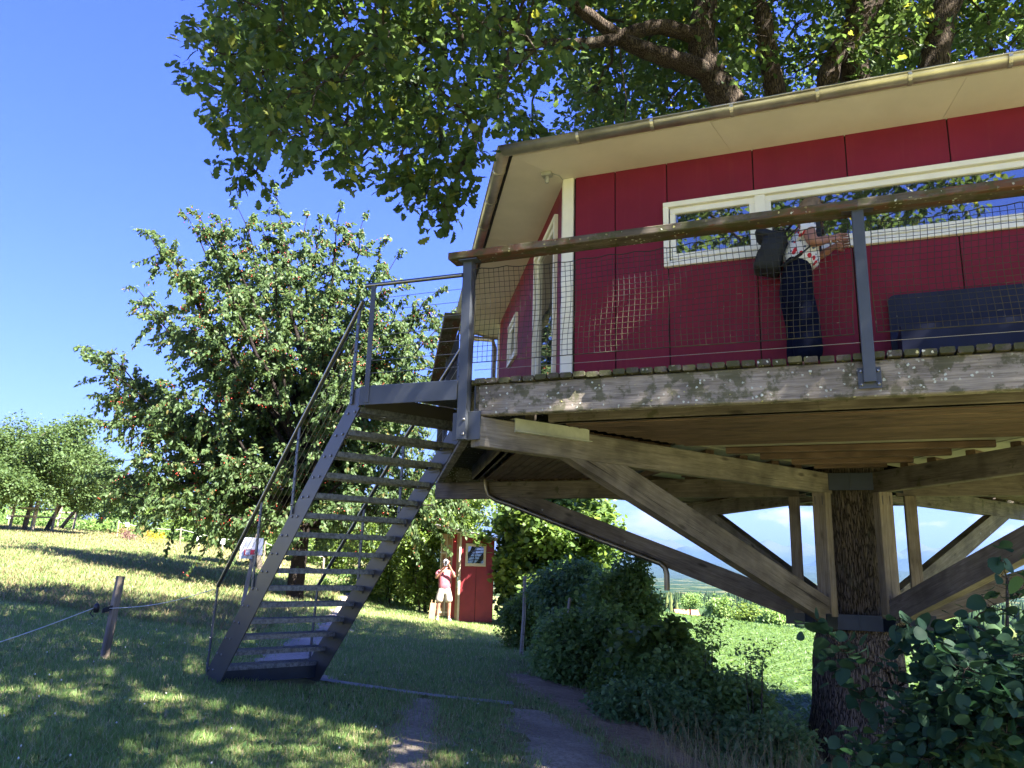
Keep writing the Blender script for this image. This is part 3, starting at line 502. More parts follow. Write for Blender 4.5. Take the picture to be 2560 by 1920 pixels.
# low weeds
P_ = []; n = 1500
Y = 4*(16/4)**rng.random(n); X = (-0.6+rng.random(n)*0.9)*Y; ok = (pathdist(X, Y) > 0.0) & (X < 2); X, Y = X[ok], Y[ok]
P = np.stack([X, Y, gz(X, Y)+0.01], -1); P = np.repeat(P, 5, 0); D = rng.normal(size=P.shape); D[:, 2] = 0.35+0.3*rng.random(len(P)); Nn = rng.normal(size=P.shape)*0.2+np.array([0, 0, 1.0])
WEED = leafmat('weed_leaf', (0.06, 0.13, 0.035), (0.12, 0.19, 0.06), None, 0, 0.3)
ob = link('lawn_weeds', leaves_mesh('lawn_weeds', OVAL, P, basis(D, Nn), 0.025+0.035*rng.random(len(P)), WEED)); tag(ob, 'low broad leaved clover and weeds in the grass', 'weeds', kind='stuff')
# white clover flowers
n = 60
Y = 4.5*(12/4.5)**rng.random(n); X = (-0.6+rng.random(n)*0.6)*Y; ok = pathdist(X, Y) > 0.1; mb = MB()
for x, y in zip(X[ok], Y[ok]): mb.lathe([(0.0, 0.035), (0.006, 0.038), (0.007, 0.045), (0.004, 0.050), (0, 0.052)], (x, y, float(gz(x, y))), 5)
ob = mb.build('clover_flowers', plain('petal', (0.62, 0.60, 0.52), 0.8)); tag(ob, 'tiny white clover flower heads in the lawn', 'flowers', kind='stuff')

# ================================================================== TREE HOUSE PLATFORM (hexagon round the trunk)
TH = radians(-21.949); U = np.array([cos(TH), sin(TH), 0]); NV = np.array([-sin(TH), cos(TH), 0]); ZU = np.array([0, 0, 1.0])
C1 = np.array([-.292, 6.061, 0]); R0 = 5.582; T = C1+U*R0/2+NV*R0*sqrt(3)/2; A1 = atan2(C1[1]-T[1], C1[0]-T[0])
ZD = 1.40
def Cn(i, r=R0, z=0.0): a = A1-pi/3*(i-1); return T+np.array([r*cos(a), r*sin(a), z])
def side(i):
    "side i runs from corner i to corner i+1 (side 6 = the front, from corner 6 to corner 1); returns start, unit direction, outward normal"
    a, b = Cn(i), Cn(i % 6+1); d = (b-a)/np.linalg.norm(b-a); m = (a+b)/2-T; return a, d, m/np.linalg.norm(m)
WEATH = wood('weathered_beam', (0.12, 0.098, 0.078), (0.42, 0.365, 0.305), lichen=1.3, moss=0.7, dark=0.3)
RAILW = wood('handrail_wood', (0.060, 0.046, 0.034), (0.17, 0.14, 0.11), lichen=1.0, moss=0.7, red=(0.115, 0.052, 0.030))
STRUTW = wood('strut_wood', (0.125, 0.100, 0.080), (0.31, 0.265, 0.22), dark=0.4)
RADW = wood('radial_wood', (0.095, 0.076, 0.060), (0.245, 0.205, 0.165), dark=0.3, moss=0.25)
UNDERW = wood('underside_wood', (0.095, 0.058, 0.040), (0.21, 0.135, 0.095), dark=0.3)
POSTW = wood('post_wood', (0.15, 0.115, 0.078), (0.34, 0.28, 0.21), dark=0.15)
PLANKW = wood('plank_wood', (0.045, 0.038, 0.030), (0.12, 0.10, 0.08), lichen=0.9, moss=1.0)
BLUE = plain('slate_blue_steel', (0.050, 0.056, 0.066), 0.42, 0.0, 0.10, 5, 0.05)
DBLUE = plain('dark_steel', (0.012, 0.018, 0.030), 0.35, 0.2, 0.25, 4, 0.1)
STEEL = plain('stainless', (0.30, 0.28, 0.25), 0.32, 1.0, 0.12, 8)
ZINC = plain('zinc', (0.50, 0.49, 0.46), 0.4, 1.0, 0.15, 10)

platform = thing('tree_platform', 'hexagonal weathered timber platform on struts around the oak trunk', 'platform', (T[0], T[1], 1.4))
# outer rim beams
for i in range(1, 7):
    a, d, nn = side(i); L = R0; e = 0.045/sqrt(3)*2
    o = beam('rim_beam', a-nn*0.055+d*0.035+ZU*1.235, a-nn*0.055+d*(L-0.035)+ZU*1.235, 0.09, 0.243, WEATH, platform, ch=0.008)
    o2 = beam('edge_joist', a-nn*0.52+d*0.45+ZU*1.225, a-nn*0.52+d*(L-0.45)+ZU*1.225, 0.08, 0.20, RADW, platform)
# deck planks, one by one, running in from each edge
pm = {}
for i in range(1, 7):
    a, d, nn = side(i); n = 38 if i in (3, 4) else 55; w = R0/n
    for k in range(n):
        s = (k+0.5)*w; dist = min(s, R0-s); Lp = min(1.02, dist*sqrt(3)*0.98+0.03)
        if Lp < 0.06: continue
        key = (round(Lp, 2), n)
        if key not in pm:
            b = MB(); b.box((0, -w/2+0.0065, -0.022), (key[0], w/2-0.0065, 0.018), None, 0.006); pm[key] = b.mesh('deck_plank', PLANKW)
        p0 = a+d*s+nn*(0.030+random.uniform(-0.012, 0.012))+ZU*(1.384+random.uniform(-0.004, 0.004)); mw, _ = frame(p0, p0-nn+ZU*random.uniform(-0.004, 0.004))
        link('deck_plank', pm[key], platform, mw)
# radial beams, struts, posts at the trunk
for i in range(1, 7):
    c = Cn(i); r = (c-T)/R0; tg = np.array([-r[1], r[0], 0])
    beam('radial_beam', T+r*0.50+ZU*0.985, T+r*5.56+ZU*0.985, 0.115, 0.235, RADW if i != 1 else wood('radial_near', (0.13, 0.108, 0.086), (0.33, 0.285, 0.235), dark=0.3), platform, ch=0.006)
    st0 = T+r*0.60+ZU*(-0.475); st1 = T+r*4.12+ZU*0.80
    b = MB()   # strut with ends cut vertical at the collar and flat under the radial beam
    sl_ = (0.87-(-0.36))/(3.95-0.58)
    prof = [(0.58, -0.62), (0.58, -0.345), (3.92, 0.866), (4.62, 0.866)]
    mw = Matrix(((r[0], tg[0], 0, T[0]), (r[1], tg[1], 0, T[1]), (0, 0, 1, 0), (0, 0, 0, 1)))
    a2 = atan2(0.866-(-0.345), 3.92-0.58); rot = Matrix.Translation((0.58, 0, -0.48)) @ Matrix.Rotation(-a2, 4, 'Y'); inv = rot.inverted()
    P0 = [inv @ Vector((x, -0.06, z)) for x, z in prof]; b.prism(P0, (0, 0.12, 0)); o = b.build('strut', STRUTW, platform, None, mw @ rot)
    beam('trunk_post', T+r*0.64-ZU*0.50, T+r*0.64+ZU*0.868, 0.165, 0.125, POSTW, platform, up=tuple(r))
    # steel collar plates between neighbouring corners
    c2 = Cn(i % 6+1); r2 = (c2-T)/R0
    for z0, z1, q in ((0.90, 1.10, 0.60), (-0.64, -0.47, 0.62)):
        pa, pb = T+r*q, T+r2*q; dd = (pb-pa)/np.linalg.norm(pb-pa); mb = MB(); mb.bar(pa+ZU*(z0+z1)/2+dd*0.063, pb+ZU*(z0+z1)/2-dd*0.063, 0.014, z1-z0, ch=0.003)
        o = mb.build('collar_plate', DBLUE, platform); mm = (pa+pb)/2; mb = MB(); nn_ = (mm-T)/np.linalg.norm(mm-T)
        mb.bar(mm+nn_*0.012+ZU*z0, mm+nn_*0.012+ZU*z1, 0.012, 0.03, up=tuple(nn_)); mb.build('collar_rib', DBLUE, o)
    # bracket wings beside the strut foot, slot pins in the posts
    for sgn in (-1, 1):
        mb = MB(); mb.bar(T+r*0.50+tg*sgn*0.068-ZU*0.55, T+r*0.80+tg*sgn*0.068-ZU*0.55, 0.010, 0.16); mb.build('strut_bracket', DBLUE, platform)
    mb = MB()
    for sgn in (-1, 1):
        for z in (0.78, -0.30): mb.bar(T+r*0.704+tg*sgn*0.045+ZU*(z-0.05), T+r*0.704+tg*sgn*0.045+ZU*(z+0.05), 0.004, 0.006, up=tuple(r))
    mb.build('slot_plate', DBLUE, platform)
    mb = MB()
    for x, z in ((4.05, 0.80), (4.4, 0.83)): bolt(mb, T+r*(x-0.6)+tg*-0.061+ZU*(z-0.22), -tg, 0.014)
    mb.build('strut_bolt', STEEL, platform)
# under side of the deck: laid boards near the edge, pale panels with joists further in
PALEP = plain('pale_panel', (0.36, 0.34, 0.26), 0.7, 0, 0.15, 2)
for i in range(1, 7):
    a, d, nn = side(i)
    def wedge(ap, half_in=0.10): return max(0.05, ap/sqrt(3)-half_in)
    ap = 4.12
    while ap > 2.72:
        h = wedge(ap-0.05); c = T+nn*ap
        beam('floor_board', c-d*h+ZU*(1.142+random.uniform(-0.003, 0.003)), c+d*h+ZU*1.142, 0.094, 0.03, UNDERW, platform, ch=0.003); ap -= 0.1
    for ap in (2.24, 1.74, 1.24, 0.85):
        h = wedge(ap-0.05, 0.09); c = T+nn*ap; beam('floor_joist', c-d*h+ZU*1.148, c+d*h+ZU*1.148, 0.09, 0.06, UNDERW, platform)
    h1_, h2_ = wedge(2.68, 0.02), wedge(0.60, 0.02); mb = MB(); c1_, c2_ = T+nn*2.68, T+nn*0.60
    mb.prism([c1_-d*h1_+ZU*1.182, c1_+d*h1_+ZU*1.182, c2_+d*h2_+ZU*1.182, c2_-d*h2_+ZU*1.182], (0, 0, 0.02)); mb.build('floor_panel', PALEP, platform)
    # sloping inner trimmer below the walkway
    beam('deck_trimmer', T+nn*4.30-d*2.3+ZU*1.225, T+nn*4.30+d*2.3+ZU*1.225, 0.10, 0.20, RADW, platform)
# second timbers lying along the first radial beam: the pale metal cover over its side
r = (Cn(1)-T)/R0; tg = np.array([-r[1], r[0], 0])
mb = MB(); pa = T+r*5.22+tg*0.062+ZU*1.075; pb = T+r*4.40+tg*0.062+ZU*1.085
mb.bar(pa, pb, 0.012, 0.105); mb.bar(pa-ZU*0.055+tg*0.02, pb-ZU*0.055+tg*0.02, 0.05, 0.006); mb.bar(pa+ZU*0.052-tg*0.03, pb+ZU*0.052-tg*0.03, 0.07, 0.006)
mb.build('metal_cover', plain('cover_paint', (0.46, 0.46, 0.38), 0.5, 0, 0.25, 3), platform, 'stained pale metal cover on the side of the near beam')
# railing posts, handrails
def rail_post(base, d, nn, z0, z1, plate=True, w=0.075, dep=0.05):
    p = base+nn*0.035; o = beam('railing_post', p+ZU*z0, p+ZU*z1, w, dep, BLUE, platform, up=tuple(nn), ch=0.004)
    mb = MB(); mb.bar(p-d*0.10+ZU*(z1+0.004), p+d*0.10+ZU*(z1+0.004), 0.06, 0.008); mb.build('rail_plate', BLUE, o)
    if plate:
        mb = MB(); mb.bar(base+nn*0.004-d*0.0+ZU*1.165, base+nn*0.004+ZU*1.305, 0.14, 0.010, up=tuple(nn), ch=0.002); b2 = mb.build('foot_plate', BLUE, o)
        mb = MB()
        for sx_ in (-0.052, 0.052):
            for z in (1.19, 1.28): bolt(mb, base+nn*0.009+d*sx_+ZU*z, nn, 0.011, 0.014)
        mb.build('bolt', STEEL, o)
    return o
for i in range(1, 7):
    a, d, nn = side(i)
    if i == 6:
        rail_post(a+d*(R0-2.838), d, nn, 1.20, 2.395)
    elif i == 1:
        rail_post(a+d*3.3, d, nn, 1.20, 2.395)
    else: rail_post(a+d*R0/2, d, nn, 1.20, 2.395)
for i in range(1, 7):
    c = Cn(i); r = (c-T)/R0
    if i == 1:
        q = c-U*0.085-NV*0.045
        o = MB(); o.bar(q+ZU*0.92, q+ZU*2.385, 0.078, 0.012, up=tuple(NV), ch=0.002)
        o.bar(q+U*0.035+NV*0.04+ZU*0.92, q+U*0.035+NV*0.04+ZU*2.385, 0.010, 0.08, up=tuple(NV)); o.bar(q-U*0.035+NV*0.04+ZU*0.92, q-U*0.035+NV*0.04+ZU*2.385, 0.010, 0.08, up=tuple(NV))
        o = o.build('corner_post', BLUE, platform, None)
        mb = MB(); mb.bar(q-U*0.10+NV*0.06+ZU*1.03, q+U*0.155+NV*0.02+ZU*1.03, 0.012, 0.225, ch=0.002); mb.build('bracket_plate', BLUE, o)
        mb = MB()
        for z in (0.96, 1.075): bolt(mb, q+U*0.022-NV*0.007+ZU*z, -NV, 0.013, 0.012)
        mb.build('bolt', STEEL, o)
        mb = MB(); mb.bar(q+ZU*2.388-U*0.06, q+ZU*2.388+U*0.10, 0.10, 0.008); mb.build('rail_plate', BLUE, o)
        mb = MB(); mb.bar(q+U*0.075+NV*0.10+ZU*1.12, q+U*0.075+NV*0.10+ZU*1.38, 0.012, 0.05, up=tuple(NV)); mb.build('side_flange', BLUE, o)
    else:
        a, d, nn = side(i); rail_post(c+d*0.06-nn*0.0, d, nn, 0.95, 2.395, False)
for i in range(1, 7):
    a, d, nn = side(i); s0, s1 = -0.05, R0+0.05
    if i == 6: s1 = R0+0.235
    if i == 1: s0 = 1.62
    off = 0.02 if i != 1 else 0.10
    # handrail board in two lengths, the joint over the middle post
    sm = R0-2.838 if i == 6 else (3.3 if i == 1 else R0/2)
    for q0, q1 in ((s0, sm-0.001), (sm+0.001, s1)):
        beam('handrail', a+d*q0+nn*off+ZU*2.428, a+d*q1+nn*off+ZU*2.430, 0.175, 0.060, RAILW, platform, ch=0.006)
    # wire under the net
    mb = MB(); mb.tube([a+d*(max(s0, 0))+nn*0.02+ZU*1.475, a+d*R0+nn*0.02+ZU*1.472], 0.0026, 5); mb.build('tension_wire', STEEL, platform)
# knotted safety net, bay by bay
m, t, p, o = newmat('net_cord'); v = coords(t, rand=False); sx = N(t, 'ShaderNodeSeparateXYZ'); t.links.new(v, sx.inputs[0])
nb = mth(t, 'MULTIPLY', mapr(t, sx.outputs[2], 2.15, 1.85), mapr(t, noise(t, v, 3.0, 4), 0.36, 0.60))
c = mix(t, nb, (0.018, 0.020, 0.018), (0.060, 0.050, 0.022)); c = mix(t, mth(t, 'MULTIPLY', mapr(t, noise(t, v, 14, 4), 0.64, 0.70), mapr(t, sx.outputs[2], 2.1, 1.7)), c, (0.18, 0.165, 0.12))
setv(t, p.inputs['Base Color'], c); p.inputs['Roughness'].default_value = 0.8; NETM = m
def net(a, d, nn, s0, s1, z0=1.535, z1=2.315, cell=0.042):
    mb = MB(); r = 0.0024; nx = int((s1-s0)/cell); nz = int((z1-z0)/cell); rs = np.random.default_rng(int(s0*100)+5)
    ph = rs.random(4)*6
    def P(s, z):
        f = (z-z0)/(z1-z0); sag = 0.010*sin(s*2.3+ph[0])*f+0.006*sin(s*7+ph[1])*f-0.012*abs(sin(pi*(s-s0)/0.21))*max(0, f-0.93)/0.07
        ds = 0.008*sin(z*9+ph[2])+0.006*sin(s*3+z*4); o_ = 0.012*sin(s*2.1+z*3+ph[3])+0.03
        return a+d*(s+ds)+nn*o_+ZU*(z+sag)
    for k in range(nz+1):
        z = z0+(z1-z0)*k/nz; rr = 0.0045 if k in (0, nz) else r
        mb.tube([P(s, z) for s in np.linspace(s0, s1, nx*2 if k >= nz-1 else nx)], rr, 3, cap=False)
    for k in range(nx+1):
        s = s0+(s1-s0)*k/nx; rr = 0.004 if k in (0, nx) else r
        mb.tube([P(s, z) for z in np.linspace(z0, z1, nz+1)], rr, 3, cap=False)
    kn = MB()
    return mb.build('net', NETM, platform)
for i in range(1, 7):
    a, d, nn = side(i)
    if i == 6: net(a, d, nn, 0.12, R0-2.90); net(a, d, nn, R0-2.775, R0+0.02)
    elif i == 1: net(a, d, nn, 1.75, 3.24); net(a, d, nn, 3.36, R0-0.02)
    else: net(a, d, nn, 0.12, R0/2-0.06); net(a, d, nn, R0/2+0.06, R0-0.06)

# ================================================================== CABIN
RH = 4.654; ZW = 3.44
RED = None
m, t, p, o = newmat('red_panel'); v = coords(t); a_ = noise(t, v, 3, 5, 0.6); b_ = noise(t, coords(t, (1, 1, 0.25)), 10, 4, 0.6)
c = mix(t, mapr(t, a_, 0.3, 0.7), (0.155, 0.0105, 0.030), (0.185, 0.013, 0.036)); c = mix(t, mapr(t, b_, 0.62, 0.75, 0, 0.18), c, (0.24, 0.06, 0.06)); oi_ = N(t, 'ShaderNodeObjectInfo'); c = mix(t, mapr(t, oi_.outputs['Random'], 0.0, 1.0, 0.0, 0.22), c, (0.11, 0.012, 0.022)); c = mix(t, mapr(t, noise(t, coords(t, (7, 7, 0.35)), 3.0, 5, 0.65), 0.52, 0.80, 0, 0.45), c, (0.20, 0.035, 0.045)); c = mix(t, mapr(t, noise(t, coords(t, (1, 1, 1)), 55, 3, 0.6), 0.66, 0.72, 0, 0.35), c, (0.09, 0.01, 0.018))
setv(t, p.inputs['Base Color'], c); p.inputs['Roughness'].default_value = 0.6; p.inputs['Specular IOR Level'].default_value = 0.2; bump(t, p, noise(t, v, 180, 3), 0.12, 0.002); RED = m
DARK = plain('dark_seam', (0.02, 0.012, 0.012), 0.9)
CREAM = plain('cream_paint', (0.82, 0.78, 0.66), 0.45, 0, 0.06, 4)
SOFFIT = plain('soffit_paint', (0.66, 0.59, 0.53), 0.6, 0, 0.07, 1.5, 0.05)
m, t, p, o = newmat('window_glass'); p.inputs['Base Color'].default_value = (0.015, 0.018, 0.02, 1); p.inputs['Roughness'].default_value = 0.015; p.inputs['IOR'].default_value = 2.3; p.inputs['Specular IOR Level'].default_value = 0.8
v = coords(t); bump(t, p, noise(t, v, 1.3, 2, 0.4), 0.06, 0.05); p.inputs['Alpha'].default_value = 1
GLASS = m
cabin = thing('tree_cabin', 'dark red hexagonal cabin with cream window frames and wide eaves on the platform', 'cabin', (T[0], T[1], 1.4))
def hside(i, R):
    a, b = Cn(i, R), Cn(i % 6+1, R); d = (b-a)/np.linalg.norm(b-a); mm = (a+b)/2-T; return a, d, mm/np.linalg.norm(mm), np.linalg.norm(b-a)
def wallquad(name, a, d, nn, s0, s1, z0, z1, th, mat, par, off=0.0, ch=0.0, label=None):
    p0 = a+d*s0+nn*(off-th/2)+ZU*(z0+z1)/2; p1 = a+d*s1+nn*(off-th/2)+ZU*(z0+z1)/2
    m_, L = frame(p0, p1); b = MB(); b.box((0, -th/2, -(z1-z0)/2), (L, th/2, (z1-z0)/2), None, ch); return b.build(name, mat, par, label, m_)
def window(a, d, nn, s0, s1, z0, z1, splits, par=None, fw=0.10, sill=True):
    "cream frame with sashes; splits = list of (glass s0, s1)"
    par = par or cabin; wz = fw
    fr = MB()
    def q(sa, sb, za, zb, o0, o1, mbb):
        p0 = a+d*sa+nn*(o0+o1)/2+ZU*(za+zb)/2; p1 = a+d*sb+nn*(o0+o1)/2+ZU*(za+zb)/2; mbb.bar(p0, p1, abs(o1-o0), zb-za, ch=0.004)
    root = MB(); q(s0, s1, z1-0.045, z1, -0.02, 0.035, root); q(s0, s1, z0, z0+0.045, -0.02, 0.037, root); q(s0, s0+0.045, z0+0.045, z1-0.045, -0.02, 0.035, root); q(s1-0.045, s1, z0+0.045, z1-0.045, -0.02, 0.035, root)
    w = root.build('window_frame', CREAM, par)
    for k in range(len(splits)-1):
        mb = MB(); g0, g1 = splits[k][1]+0.045, splits[k+1][0]-0.045; q(g0, g1, z0+0.045, z1-0.045, -0.02, 0.025, mb); mb.build('mullion', CREAM, w)
    for g0, g1 in splits:
        mb = MB(); t_ = 0.045; zz0, zz1 = z0+0.115, z1-0.105
        q(g0-t_, g1+t_, zz1, zz1+t_, -0.02, 0.014, mb); q(g0-t_, g1+t_, zz0-t_, zz0, -0.02, 0.014, mb); q(g0-t_, g0, zz0, zz1, -0.02, 0.014, mb); q(g1, g1+t_, zz0, zz1, -0.02, 0.014, mb)
        q(g0-t_, g1+t_, zz1+t_, z1-0.045, -0.03, -0.002, mb); q(g0-t_, g1+t_, z0+0.045, zz0-t_, -0.03, -0.002, mb)
        mb.build('sash', CREAM, w)
        mb = MB(); q(g0-0.01, g1+0.01, zz0-0.01, zz1+0.01, -0.020, -0.012, mb); mb.build('pane', GLASS, w)
    return w
SEAMS = [0.0, 0.47, 0.93, 1.65, 2.37, 3.10, 3.82, 4.60]
for i in range(1, 7):
    a, d, nn, L = hside(i, RH)
    wallquad('inner_wall', a, d, nn, 0.0, L, ZD-0.03, ZW, 0.08, DARK, cabin, off=-0.02)
    if i == 1:
        segs = [0.12, 0.31, 1.45, 2.10, 2.75, 3.43, 4.00, 4.54]; holes = [(0.31, 1.45, ZD, 3.24), (2.75, 3.43, 2.48, 3.04)]
    elif i == 6:
        segs = [L-x for x in SEAMS[::-1]]; segs[0] = 0.03; segs[-1] = L-0.10; holes = [(L-3.76, L-0.90, 2.47, 3.055)]
    else: segs = list(SEAMS); segs[0] = 0.08; holes = [(0.90, 3.76, 2.47, 3.055)]
    for s0, s1 in zip(segs[:-1], segs[1:]):
        g = 0.005; spans = [(s0+g, s1-g, ZD-0.02, ZW)]
        for h0, h1, hz0, hz1 in holes:
            ns = []
            for (x0, x1, y0, y1) in spans:
                if x1 <= h0+0.02 or x0 >= h1-0.02 or y1 <= hz0 or y0 >= hz1: ns.append((x0, x1, y0, y1)); continue
                if x0 < h0: ns.append((x0, h0, max(y0, hz0) if False else y0, y1)); x0 = h0
                if x1 > h1: ns.append((h1, x1, y0, y1)); x1 = h1
                if y1 > hz1: ns.append((x0, x1, hz1, y1))
                if y0 < hz0: ns.append((x0, x1, y0, hz0))
            spans = ns
        for x0, x1, y0, y1 in spans:
            if x1-x0 > 0.01 and y1-y0 > 0.03: wallquad('wall_panel', a, d, nn, x0, x1, y0, y1, 0.014, RED, cabin, off=0.0, ch=0.0015)
    if i == 1:
        window(a, d, nn, 0.31, 1.45, ZD-0.02, 3.24, [(0.43, 1.30)]); window(a, d, nn, 2.75, 3.43, 2.48, 3.04, [(2.86, 3.32)])
        wallquad('corner_trim', a, d, nn, 0.0, 0.075, ZD-0.02, ZW-0.002, 0.03, CREAM, cabin, off=0.012, ch=0.002)
    elif i == 6:
        wallquad('corner_trim', a, d, nn, 0.0, 0.075, ZD-0.02, ZW-0.002, 0.03, CREAM, cabin, off=0.012, ch=0.002)
        window(a, d, nn, L-3.76, L-0.90, 2.47, 3.055, [(L-3.66, L-1.78), (L-1.61, L-1.00)])
        wallquad('corner_trim', a, d, nn, L-0.085, L+0.012, ZD-0.02, ZW-0.002, 0.03, CREAM, cabin, off=0.014, ch=0.002)
    else:
        window(a, d, nn, 0.90, 3.76, 2.47, 3.055, [(1.00, 1.61), (1.78, 3.66)])
        wallquad('corner_trim', a, d, nn, 0.0, 0.075, ZD-0.02, ZW-0.002, 0.03, CREAM, cabin, off=0.012, ch=0.002)
    if i < 6: wallquad('corner_trim', a, d, nn, L-0.06, L+0.012, ZD-0.02, ZW-0.002, 0.03, CREAM, cabin, off=0.014, ch=0.002)
# eaves: soffit boards, gutter, roof
GUT = plain('gutter_metal', (0.50, 0.455, 0.375), 0.42, 0.85, 0.30, 3, 0.05)
ROOFM = plain('roof_metal', (0.06, 0.05, 0.045), 0.5, 0.6)
RG = 5.30
for i in range(1, 7):
    a, d, nn, L = hside(i, RH-0.03); b_, d2, _, L2 = hside(i, RG-0.03)
    for k, (f0, f1) in enumerate(((0, 0.34), (0.34, 0.68), (0.68, 1.0))):
        mb = MB(); e = 0.0015; q0 = a+d*(L*f0+e); q1 = a+d*(L*f1-e); w0 = b_+d*(L2*f0+e); w1 = b_+d*(L2*f1-e)
        mb.prism([q0+ZU*ZW, q1+ZU*ZW, w1+ZU*(ZW+0.01), w0+ZU*(ZW+0.01)], (0, 0, 0.02)); mb.build('soffit_board', SOFFIT, cabin)
    mb = MB(); p0, _, _, _ = hside(i, RG-0.025); p1 = Cn(i % 6+1, RG-0.025); mb.bar(p0+ZU*(ZW+0.050), p1+ZU*(ZW+0.050), 0.012, 0.055); mb.build('fascia', ROOFM, cabin)
    # half round gutter, mitred at the corners
    v = []; f = []; ng = 12; prof = [(0.055*cos(pi+pi*k/ng), 0.062*sin(pi+pi*k/ng)) for k in range(ng+1)]
    prof = [(-0.055, 0.012)]+prof+[(0.064, 0.0), (0.064, 0.010), (0.054, 0.010)]
    rad = RG+0.02; sec = 2/sqrt(3)
    for cidx in (i, i % 6+1):
        for (x, z) in prof: v.append(Cn(cidx, rad+(x+0.035)*sec)+ZU*(ZW+0.045+z))
    n_ = len(prof); f = [(k, k+1, n_+k+1, n_+k) for k in range(n_-1)]
    mb = MB(); mb.add(v, f, True)
    gt = mb.build('gutter', GUT, cabin); sm_ = gt.modifiers.new('thickness', 'SOLIDIFY'); sm_.thickness = 0.002
    ga, gd, gn, gl = hside(i, rad); sp = 0.62; s = 0.33
    while s < gl-0.1:
        mb = MB(); base = ga+gd*s+gn*0.035+ZU*(ZW+0.045)
        pts = [base+gn*(0.059*cos(pi+pi*k/10))+ZU*(0.066*sin(pi+pi*k/10)) for k in range(11)]
        mb2 = []
        for k in range(10): mb.bar(pts[k], pts[k+1], 0.026, 0.005, up=tuple((base-pts[k])/np.linalg.norm(base-pts[k])))
        mb.build('gutter_bracket', GUT, gt); s += sp
    # roof panels rising to the trunk
    e0, e1 = Cn(i, RG+0.05), Cn(i % 6+1, RG+0.05); t0, t1 = Cn(i, 0.75), Cn(i % 6+1, 0.75)
    mb = MB(); mb.prism([e0+ZU*(ZW+0.075), e1+ZU*(ZW+0.075), t1+ZU*4.25, t0+ZU*4.25], (0, 0, 0.025)); mb.build('roof_panel', ROOFM, cabin)
# ceiling lamp under the eave, with its cable
LB = np.array([0.268, 6.514, ZW]); lamp = MB(); lamp.bar(LB-U*0.045-ZU*0.018, LB+U*0.045-ZU*0.018, 0.07, 0.036, ch=0.004); lamp.lathe([(0.0, -0.10), (0.016, -0.098), (0.022, -0.07), (0.018, -0.036)], LB, 10)
o = lamp.build('eave_lamp', plain('grey_plastic', (0.35, 0.34, 0.31), 0.5), cabin)
mb = MB(); mb.tube([LB+U*0.045-ZU*0.012, LB+U*0.1+NV*0.05-ZU*0.02, Cn(1, RH+0.03)+ZU*(ZW-0.01)], 0.004, 5); mb.build('lamp_cable', plain('grey_cable', (0.30, 0.30, 0.29), 0.6), o)
# downpipe: from the far eave corner down the post and along strut two
r2 = (Cn(2)-T)/R0; t2 = np.array([-r2[1], r2[0], 0])
def on2(r, z, off=0.0): return T+r2*r+t2*off+ZU*z
PIPE = plain('downpipe_metal', (0.26, 0.22, 0.16), 0.38, 0.9, 0.25, 4)
mb = MB(); o2 = 0.115
pts = [Cn(2, RG)+ZU*3.40, Cn(2, RG-0.15)+ZU*3.28, Cn(2, RH+0.10)+ZU*3.22, Cn(2, RH+0.07)+ZU*3.1, Cn(2, RH+0.07)+ZU*1.5, on2(4.75, 1.2, o2), on2(4.72, 1.00, o2), on2(4.68, 0.90, o2), on2(4.55, 0.835, o2), on2(4.35, 0.775, o2), on2(3.4, 0.43, o2), on2(2.40, 0.075, o2), on2(2.28, 0.035, o2), on2(2.22, -0.02, o2), on2(2.20, -0.10, o2), on2(2.20, -0.30, o2)]
mb.tube(pts, 0.036, 14, cap=False); dp = mb.build('downpipe', PIPE, cabin, 'brown metal downpipe following the strut')
for q, z in ((3.9, 0.61), (2.75, 0.20)):
    mb = MB(); bolt(mb, on2(q, z+0.10, 0.062), t2, 0.014, 0.01); mb.build('pipe_clip', STEEL, dp)

# bench against the wall
fa, fd, fn, fl = hside(6, RH); bx = lambda s, o, z: fa+fd*(fl-s)+fn*o+ZU*z
BENCHM = plain('bench_blue', (0.018, 0.022, 0.048), 0.7, 0, 0.15, 5, 0.1, 0.2)
bench = thing('bench', 'dark blue wooden bench standing against the red cabin wall', 'bench', bx(3.4, 0.3, ZD))
def slab(name, s0, s1, o0, o1, z0, z1, round_=0.0, par=bench):
    mb = MB(); prof = []
    for (s, z, ang) in ((s0, z0, None), (s1, z0, None), (s1, z1, 0), (s0, z1, 90)):
        if ang is None or not round_: prof.append((s, z))
        else:
            cx, cz = (s1-round_, z1-round_) if ang == 0 else (s0+round_, z1-round_)
            for k in range(6): q = radians(ang+90*k/5); prof.append((cx+round_*cos(q), cz+round_*sin(q)))
    mb.prism([bx(s, o0, z) for s, z in prof], fn*(o1-o0)); return mb.build(name, BENCHM, par)
slab('backrest', 2.58, 4.2, 0.03, 0.055, 1.60, 2.03, 0.05); slab('seat', 2.62, 4.16, 0.06, 0.384, 1.665, 1.69)
slab('seat_front', 2.62, 4.16, 0.385, 0.402, 1.46, 1.69); slab('side_panel', 2.62, 2.65, 0.06, 0.384, 1.41, 1.664); slab('side_panel', 4.13, 4.16, 0.06, 0.384, 1.41, 1.664)

